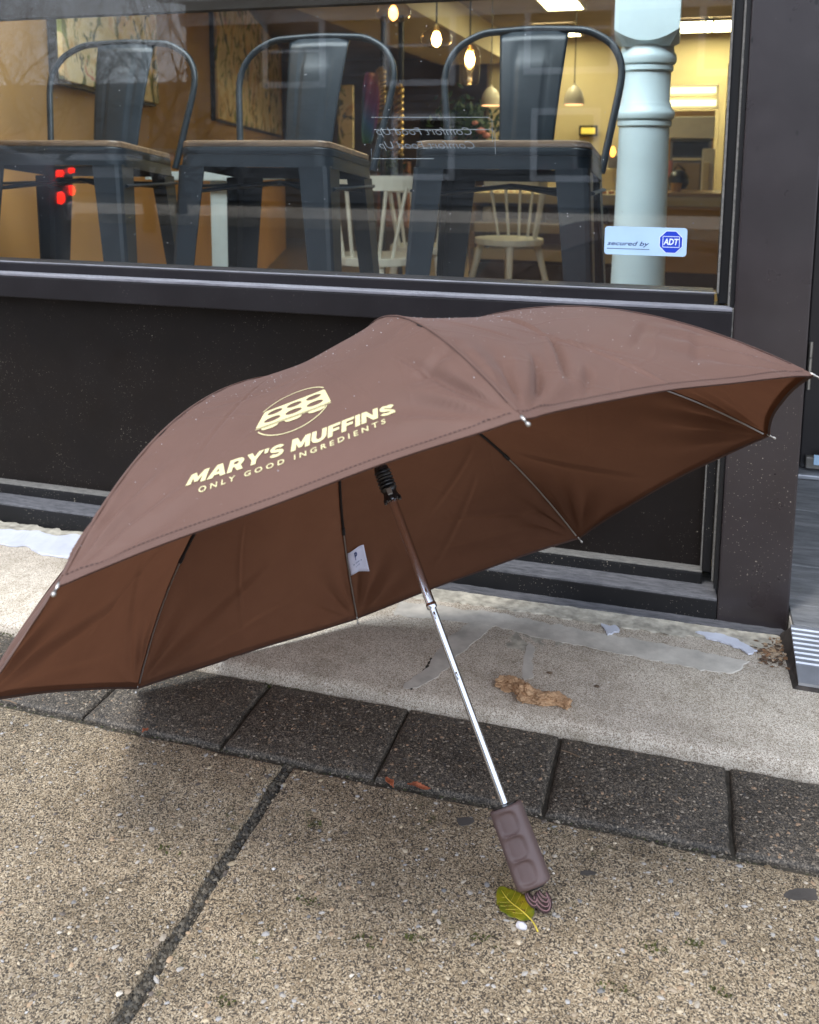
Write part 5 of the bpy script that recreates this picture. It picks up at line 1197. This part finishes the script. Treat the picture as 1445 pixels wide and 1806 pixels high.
for px, py, s_q in ((848, 232, 9), (838, 218, 6), (858, 240, 8)):
    p = at(px, py, 7.85); k = s_q*8/FPX; ch(MB().lathe([(k*.3, -k*.5), (k, 0), (k*.7, k*.6), (k*.2, k*.8)], p, 9).build('flower', M['pink'], smooth=True), pl)
p = at(845, 262, 8); ch(MB().lathe([(.06, -.12), (.09, .0), (.095, .06)], p, 14).build('pot', M['iron'], smooth='auto'), pl)
thing_box('dark_doorway', 740, 205, 795, 420, 11.1, .05, M['iron'], 'dark doorway in the far brown wall between the second and third stools', 'doorway', 0)
thing_box('brick_pier', 665, 285, 720, 400, 8.5, .1, mat('dull_brick', (.25, .11, .06), .9, var=.4, scale=14), 'reddish brown pier above the white chair back', 'pier')
thing_box('blue_book', 762, 318, 781, 327, 4.4, .1, M['blue'], 'small blue book lying behind the left leg of the third stool', 'book')
pl2 = empty('leafy_plant', at(690, 300, 7.5), label='small dark leafy plant above the white spindle chair', cat='potted plant'); b_ = MB()
for i in range(200):
    p = Vector(at(690+rnd.gauss(0, 12), 298+rnd.gauss(0, 12), 7.5+rnd.uniform(-.1, .1))); q = Vector((rnd.gauss(0, 1), rnd.gauss(0, 1), rnd.gauss(0, 1))).normalized()*.04; r_ = q.orthogonal().normalized()*.014; b_.add([p-q, p+r_, p+q, p-r_], [(0, 1, 2, 3)])
ch(tag(b_.build('foliage', M['plant']), kind='stuff'), pl2); p = at(690, 318, 7.5); ch(MB().lathe([(.04, -.1), (.06, 0)], p, 12).build('pot', M['iron'], smooth='auto'), pl2)
# ---- lettering on the inside of the glass, read from inside, with its drawn double reflection
def put_text(body, pxl, pxr, pyb, cap_px, Y, name, m, parent, mirror=False, shear=.25, offset=0, th=0, spacing=1, pyr=None):
    v, f = text_mesh(body, shear, offset, spacing); x = (v[:, 0]-v[:, 0].min())/np.ptp(v[:, 0])
    A = np.array(at(pxl, pyb, Y)); B = np.array(at(pxr, pyr if pyr else pyb, Y)); cap = cap_px*(A[1])/FPX*1.08
    if mirror: x = 1-x
    P_ = A[None]*(1-x)[:, None]+B[None]*x[:, None]; P_[:, 2] += v[:, 1]/.73*cap
    return ch(MB().add(P_, f).build(name, m), parent)
et = empty('window_lettering', at(760, 240, 1.466), label='faint mirrored white script in a thin rounded frame on the glass, with its drawn double reflection', cat='lettering')
for (dx, dy, Y, nm) in ((0, 0, 1.4655, 'script'), (5, 24, 1.4857, 'script')):  # second, lower copy draws the ghost reflection of the double glazing
    put_text('Comfort Food Up', 664+dx, 832+dx, 238+dy, 13, Y, nm, M['etch'], et, True, .45, -.012)
    fr_ = MB(); q = [(655+dx, 207+dy*.9), (862+dx, 207+dy*.9), (868+dx, 212+dy*.9), (869+dx, 250+dy*.9)]; fr_.tube([at(a, b_, Y) for a, b_ in q], .0005, 4)
    ch(fr_.build('frame_line', M['etch']), et)
fr_ = MB(); fr_.tube([at(655, 262, 1.4857), at(656, 280, 1.4857), at(765, 280, 1.4857)], .0005, 4); ch(fr_.build('frame_line', M['etch']), et)
# ---- alarm sticker on the outside of the glass
Ys = 1.4572
stk = empty('alarm_sticker', at(1140, 425, Ys), label='pale blue security sticker with a blue octagon stuck on the glass', cat='sticker')
cs = [at(1067, 399, Ys), at(1213, 402, Ys), at(1210.5, 452.5, Ys), at(1066, 448.5, Ys)]
x0_, x1_ = (cs[0][0]+cs[3][0])/2, (cs[1][0]+cs[2][0])/2; zt, zb_ = (cs[0][2]+cs[1][2])/2, (cs[2][2]+cs[3][2])/2; sw, shh = x1_-x0_, zt-zb_
def rr2(x0a, x1a, z0a, z1a, r):
    P_ = []
    for cx2, cz2, a0 in ((x1a-r, z0a+r, -90), (x1a-r, z1a-r, 0), (x0a+r, z1a-r, 90), (x0a+r, z0a+r, 180)):
        for i in range(7): a = R(a0+15*i); P_.append((cx2+r*math.cos(a), cz2+r*math.sin(a)))
    return P_
def flatpoly(P_, Y, th, name, m, parent):
    n = len(P_); b_ = MB(); b_.v = [(x, Y, z) for x, z in P_]+[(x, Y-th, z) for x, z in P_]; b_.f = [tuple(range(n)), tuple(range(2*n-1, n-1, -1))]+[(i, i+n, (i+1) % n+n, (i+1) % n) for i in range(n)]
    return ch(b_.build(name, m), parent)
flatpoly(rr2(x0_, x1_, zb_, zt, .005), Ys, .0003, 'backing', M['sticker'], stk)
ocx, ocz, ore = x0_+sw*.81, zb_+shh*.50, shh*.415
oc = lambda r: [(ocx+r*math.cos(R(22.5+45*i))*1.0, ocz+r*math.sin(R(22.5+45*i))) for i in range(8)]
flatpoly(oc(ore*1.03), Ys-.00035, .0001, 'octagon_border', M['stickerwhite'], stk); flatpoly(oc(ore*.97), Ys-.0005, .0001, 'octagon', M['stickerblue'], stk)
def sticker_text(body, xa, xb_, zbase, cap, shear, off, m, nm, Y):
    v, f = text_mesh(body, shear, off); x = (v[:, 0]-v[:, 0].min())/np.ptp(v[:, 0]); P_ = np.stack([xa+(xb_-xa)*x, np.full(len(v), Y), zbase+v[:, 1]/.73*cap], 1); ch(MB().add(P_, f).build(nm, m), stk)
sticker_text('ADT', ocx-ore*.62, ocx+ore*.64, ocz-ore*.22, ore*.52, .18, .035, M['stickerwhite'], 'emblem_letters', Ys-.0008)
for a in ((ocx-ore*.66, ocz+ore*.44, ocx+ore*.70, ocz+ore*.49), (ocx-ore*.66, ocz-ore*.46, ocx+ore*.70, ocz-ore*.41), (ocx-ore*.68, ocz-ore*.46, ocx-ore*.63, ocz+ore*.49), (ocx+ore*.66, ocz-ore*.46, ocx+ore*.71, ocz+ore*.49)):
    flatpoly([(a[0], a[1]), (a[2], a[1]), (a[2], a[3]), (a[0], a[3])], Ys-.0007, .00005, 'emblem_frame', M['stickerwhite'], stk)
sticker_text('secured by', x0_+sw*.035, x0_+sw*.55, zb_+shh*.335, shh*.155, .3, .012, M['ink'], 'lettering', Ys-.0005)
flatpoly([(x0_+sw*.035, zb_+shh*.205), (x0_+sw*.555, zb_+shh*.205), (x0_+sw*.555, zb_+shh*.225), (x0_+sw*.035, zb_+shh*.225)], Ys-.0005, .00005, 'underline', M['ink'], stk)
#@STREET
# ---- across the street, seen as reflections
def house(x0_, x1_, y, h, lab, wins):
    rt = empty('house', ((x0_+x1_)/2, y, -.3), label=lab, cat='house')
    b_ = MB(); n = int(h/.18)
    for i in range(n):
        z = -.12+i*.18; b_.hexa([(x0_, y-.0, z), (x1_, y, z), (x1_, y+.035, z), (x0_, y+.035, z)][::-1], [(x0_, y, z+.18), (x1_, y, z+.18), (x1_, y+.01, z+.18), (x0_, y+.01, z+.18)][::-1])
    ch(tag(b_.build('siding', M['siding']), kind='stuff'), rt)
    ch(box_obj('wall', (x0_, y-6, -.3), (x1_, y-.01, h-.1), M['siding']), rt)
    ch(MB().hexa([(x0_-.4, y-6.4, h-.12), (x1_+.4, y-6.4, h-.12), (x1_+.4, y+.5, h-.12), (x0_-.4, y+.5, h-.12)], [(x0_-.4, y-3.1, h+2.2), (x1_+.4, y-3.1, h+2.2), (x1_+.4, y-2.9, h+2.2), (x0_-.4, y-2.9, h+2.2)]).build('roof', M['roofing']), rt)
    ch(box_obj('gutter', (x0_-.4, y+.5, h-.25), (x1_+.4, y+.62, h-.08), M['trim']), rt)
    ch(box_obj('cornice', (x0_-.1, y+.04, h-.75), (x1_+.1, y+.10, h-.45), M['trim']), rt)
    for (a, b2, z0_, z1_) in wins:
        f_ = MB(); t_ = .14
        f_.box((a-t_, y+.04, z0_-t_), (b2+t_, y+.12, z0_)); f_.box((a-t_, y+.04, z1_), (b2+t_, y+.12, z1_+t_)); f_.box((a-t_, y+.04, z0_), (a, y+.12, z1_)); f_.box((b2, y+.04, z0_), (b2+t_, y+.12, z1_)); f_.box((a, y+.05, (z0_+z1_)/2-.03), (b2, y+.10, (z0_+z1_)/2+.03))
        wf = ch(f_.build('window', M['trim']), rt); o = box_obj('pane', (a, y+.036, z0_), (b2, y+.05, z1_), M['pane'], wf)
    return rt
house(-11.8, 3.5, -17.5, 4.6, 'grey clapboard house with white framed windows across the street', [(-9.6, -8.3, 2.5, 3.9), (-6.6, -5.2, 2.5, 4.0), (-3.4, -1.7, 2.7, 4.3), (.2, 1.6, 2.6, 4.2), (-6.4, -5.2, .4, 1.6), (-3.2, -2.0, .4, 1.7)])
house(-27, -13.2, -20.5, .9, 'low dark grey clapboard block added behind the bare trees at the far left to dim the reflected sky', [])  # added to block low sky from the left of the window reflection
def tree(x, y, h, seed, lab):
    rr = random.Random(seed); rt = empty('bare_tree', (x, y, -.2), label=lab, cat='tree', group='bare street trees'); tk = MB(); tw = MB()
    def grow(p, d_, L, r_, lev):
        n = 4; pts = [p]; rs = [r_]; q = p.copy(); dd = d_.copy()
        for i in range(n):
            dd = (dd+Vector((rr.gauss(0, .13), rr.gauss(0, .13), rr.gauss(0, .10)+.03))).normalized(); q = q+dd*L/n; pts.append(q.copy()); rs.append(r_*(1-.45*(i+1)/n))
        (tk if lev < 3 else tw).tube(pts, rs, 6 if lev < 3 else 3, cap=False)
        if lev >= 7: return
        kids = 4 if lev < 3 else 3 if lev < 6 else 2
        for c_ in range(kids):
            i = rr.randint(2, n); a = rr.uniform(.35, .95); ax_ = dd.orthogonal(); ax_.rotate(Matrix.Rotation(rr.random()*6.28, 3, dd)); nd = dd.copy(); nd.rotate(Matrix.Rotation(a, 3, ax_)); grow(pts[i], nd, L*rr.uniform(.72, .95), rs[i]*.62, lev+1)
    grow(Vector((x, y, -.3)), Vector((0, 0, 1)), h*.17, h*.013, 0)
    ch(tk.build('trunk', M['bark'], smooth=True), rt); ch(tag(tw.build('crown', M['bark']), kind='stuff'), rt); return rt
tree(-8.4, -7.4, 7.5, 3, 'bare street tree reflected at the upper left of the window'); tree(-11.5, -10.2, 9, 8, 'taller bare tree standing left of the street'); tree(-10.8, -8.6, 8.5, 33, 'bare tree with a low crown behind the parked car'); tree(-6.9, -7.9, 7, 14, 'slender bare tree at the left corner of the clapboard house'); tree(-7.4, -9.6, 8, 21, 'bare tree in front of the clapboard house'); tree(-9.9, -7.6, 8, 5, 'spreading bare tree at the far left of the reflection')
# parked car with lit tail lights
car = empty('parked_car', (-6.28, -2.10, -.30), label='silver hatchback at the kerb with lit red tail lights', cat='car')
prof = [(-2.0, .25), (-2.05, .55), (-1.95, .78), (-1.0, .92), (-.35, 1.32), (1.0, 1.38), (1.75, 1.05), (1.95, .98), (2.0, .55), (1.95, .25)]
b_ = MB(); n = len(prof)
for i, (yy, ins) in enumerate(((-.85, .0), (-.80, .0), (.80, .0), (.85, .0))): b_.v += [(x, yy*(1 if z < .95 else .82), z) for x, z in prof]
for k_ in range(3): b_.f += [(k_*n+i, (k_+1)*n+i, (k_+1)*n+(i+1) % n, k_*n+(i+1) % n) for i in range(n)]
b_.f += [tuple(range(n)), tuple(range(4*n-1, 3*n-1, -1))]
car.rotation_euler = (0, 0, R(-34))
body = b_.build('body', M['carpaint'], car, bevel=.03, seg=2, smooth=True)
for s in (-1, 1):
    MB().add([(-.85, s*.765, .97), (1.45, s*.765, 1.02), (1.0, s*.705, 1.31), (-.32, s*.705, 1.27)], [(0, 1, 2, 3)]).build('side_window', M['pane'], car, solid=.01)
    tl_ = MB().lathe([(.01, 0), (.034, .006), (.044, .02), (.042, .05)], n=20).build('tail_light', M['tail'], car, smooth='auto'); tl_.location = (2.02, s*.77, .74); tl_.rotation_euler = (0, R(-90), 0)
    tl_ = MB().lathe([(.006, 0), (.020, .004), (.024, .02), (.022, .05)], n=20).build('brake_light', M['tail'], car, smooth='auto'); tl_.location = (2.02, s*.79, .91); tl_.rotation_euler = (0, R(-90), 0)
    for x in (-1.25, 1.25):
        wh = MB().lathe([(.2, -.09), (.30, -.09), (.32, -.05), (.32, .05), (.30, .09), (.2, .09)], n=24).build('wheel', M['tyre'], car, smooth='auto'); wh.location = (x, s*.80, .32); wh.rotation_euler = (R(90), 0, 0)
        MB().lathe([(.03, -.085), (.2, -.07), (.2, .07), (.03, .085)], n=16).build('rim', M['steel'], wh, smooth='auto')
MB().add([(1.06, -.6, 1.355), (1.06, .6, 1.355), (1.74, .66, 1.06), (1.74, -.66, 1.06)], [(0, 1, 2, 3)]).build('rear_window', M['pane'], car, solid=.01)
MB().box((2.0, -.25, .55), (2.03, .25, .67)).build('number_plate', M['trim'], car, bevel=.005)
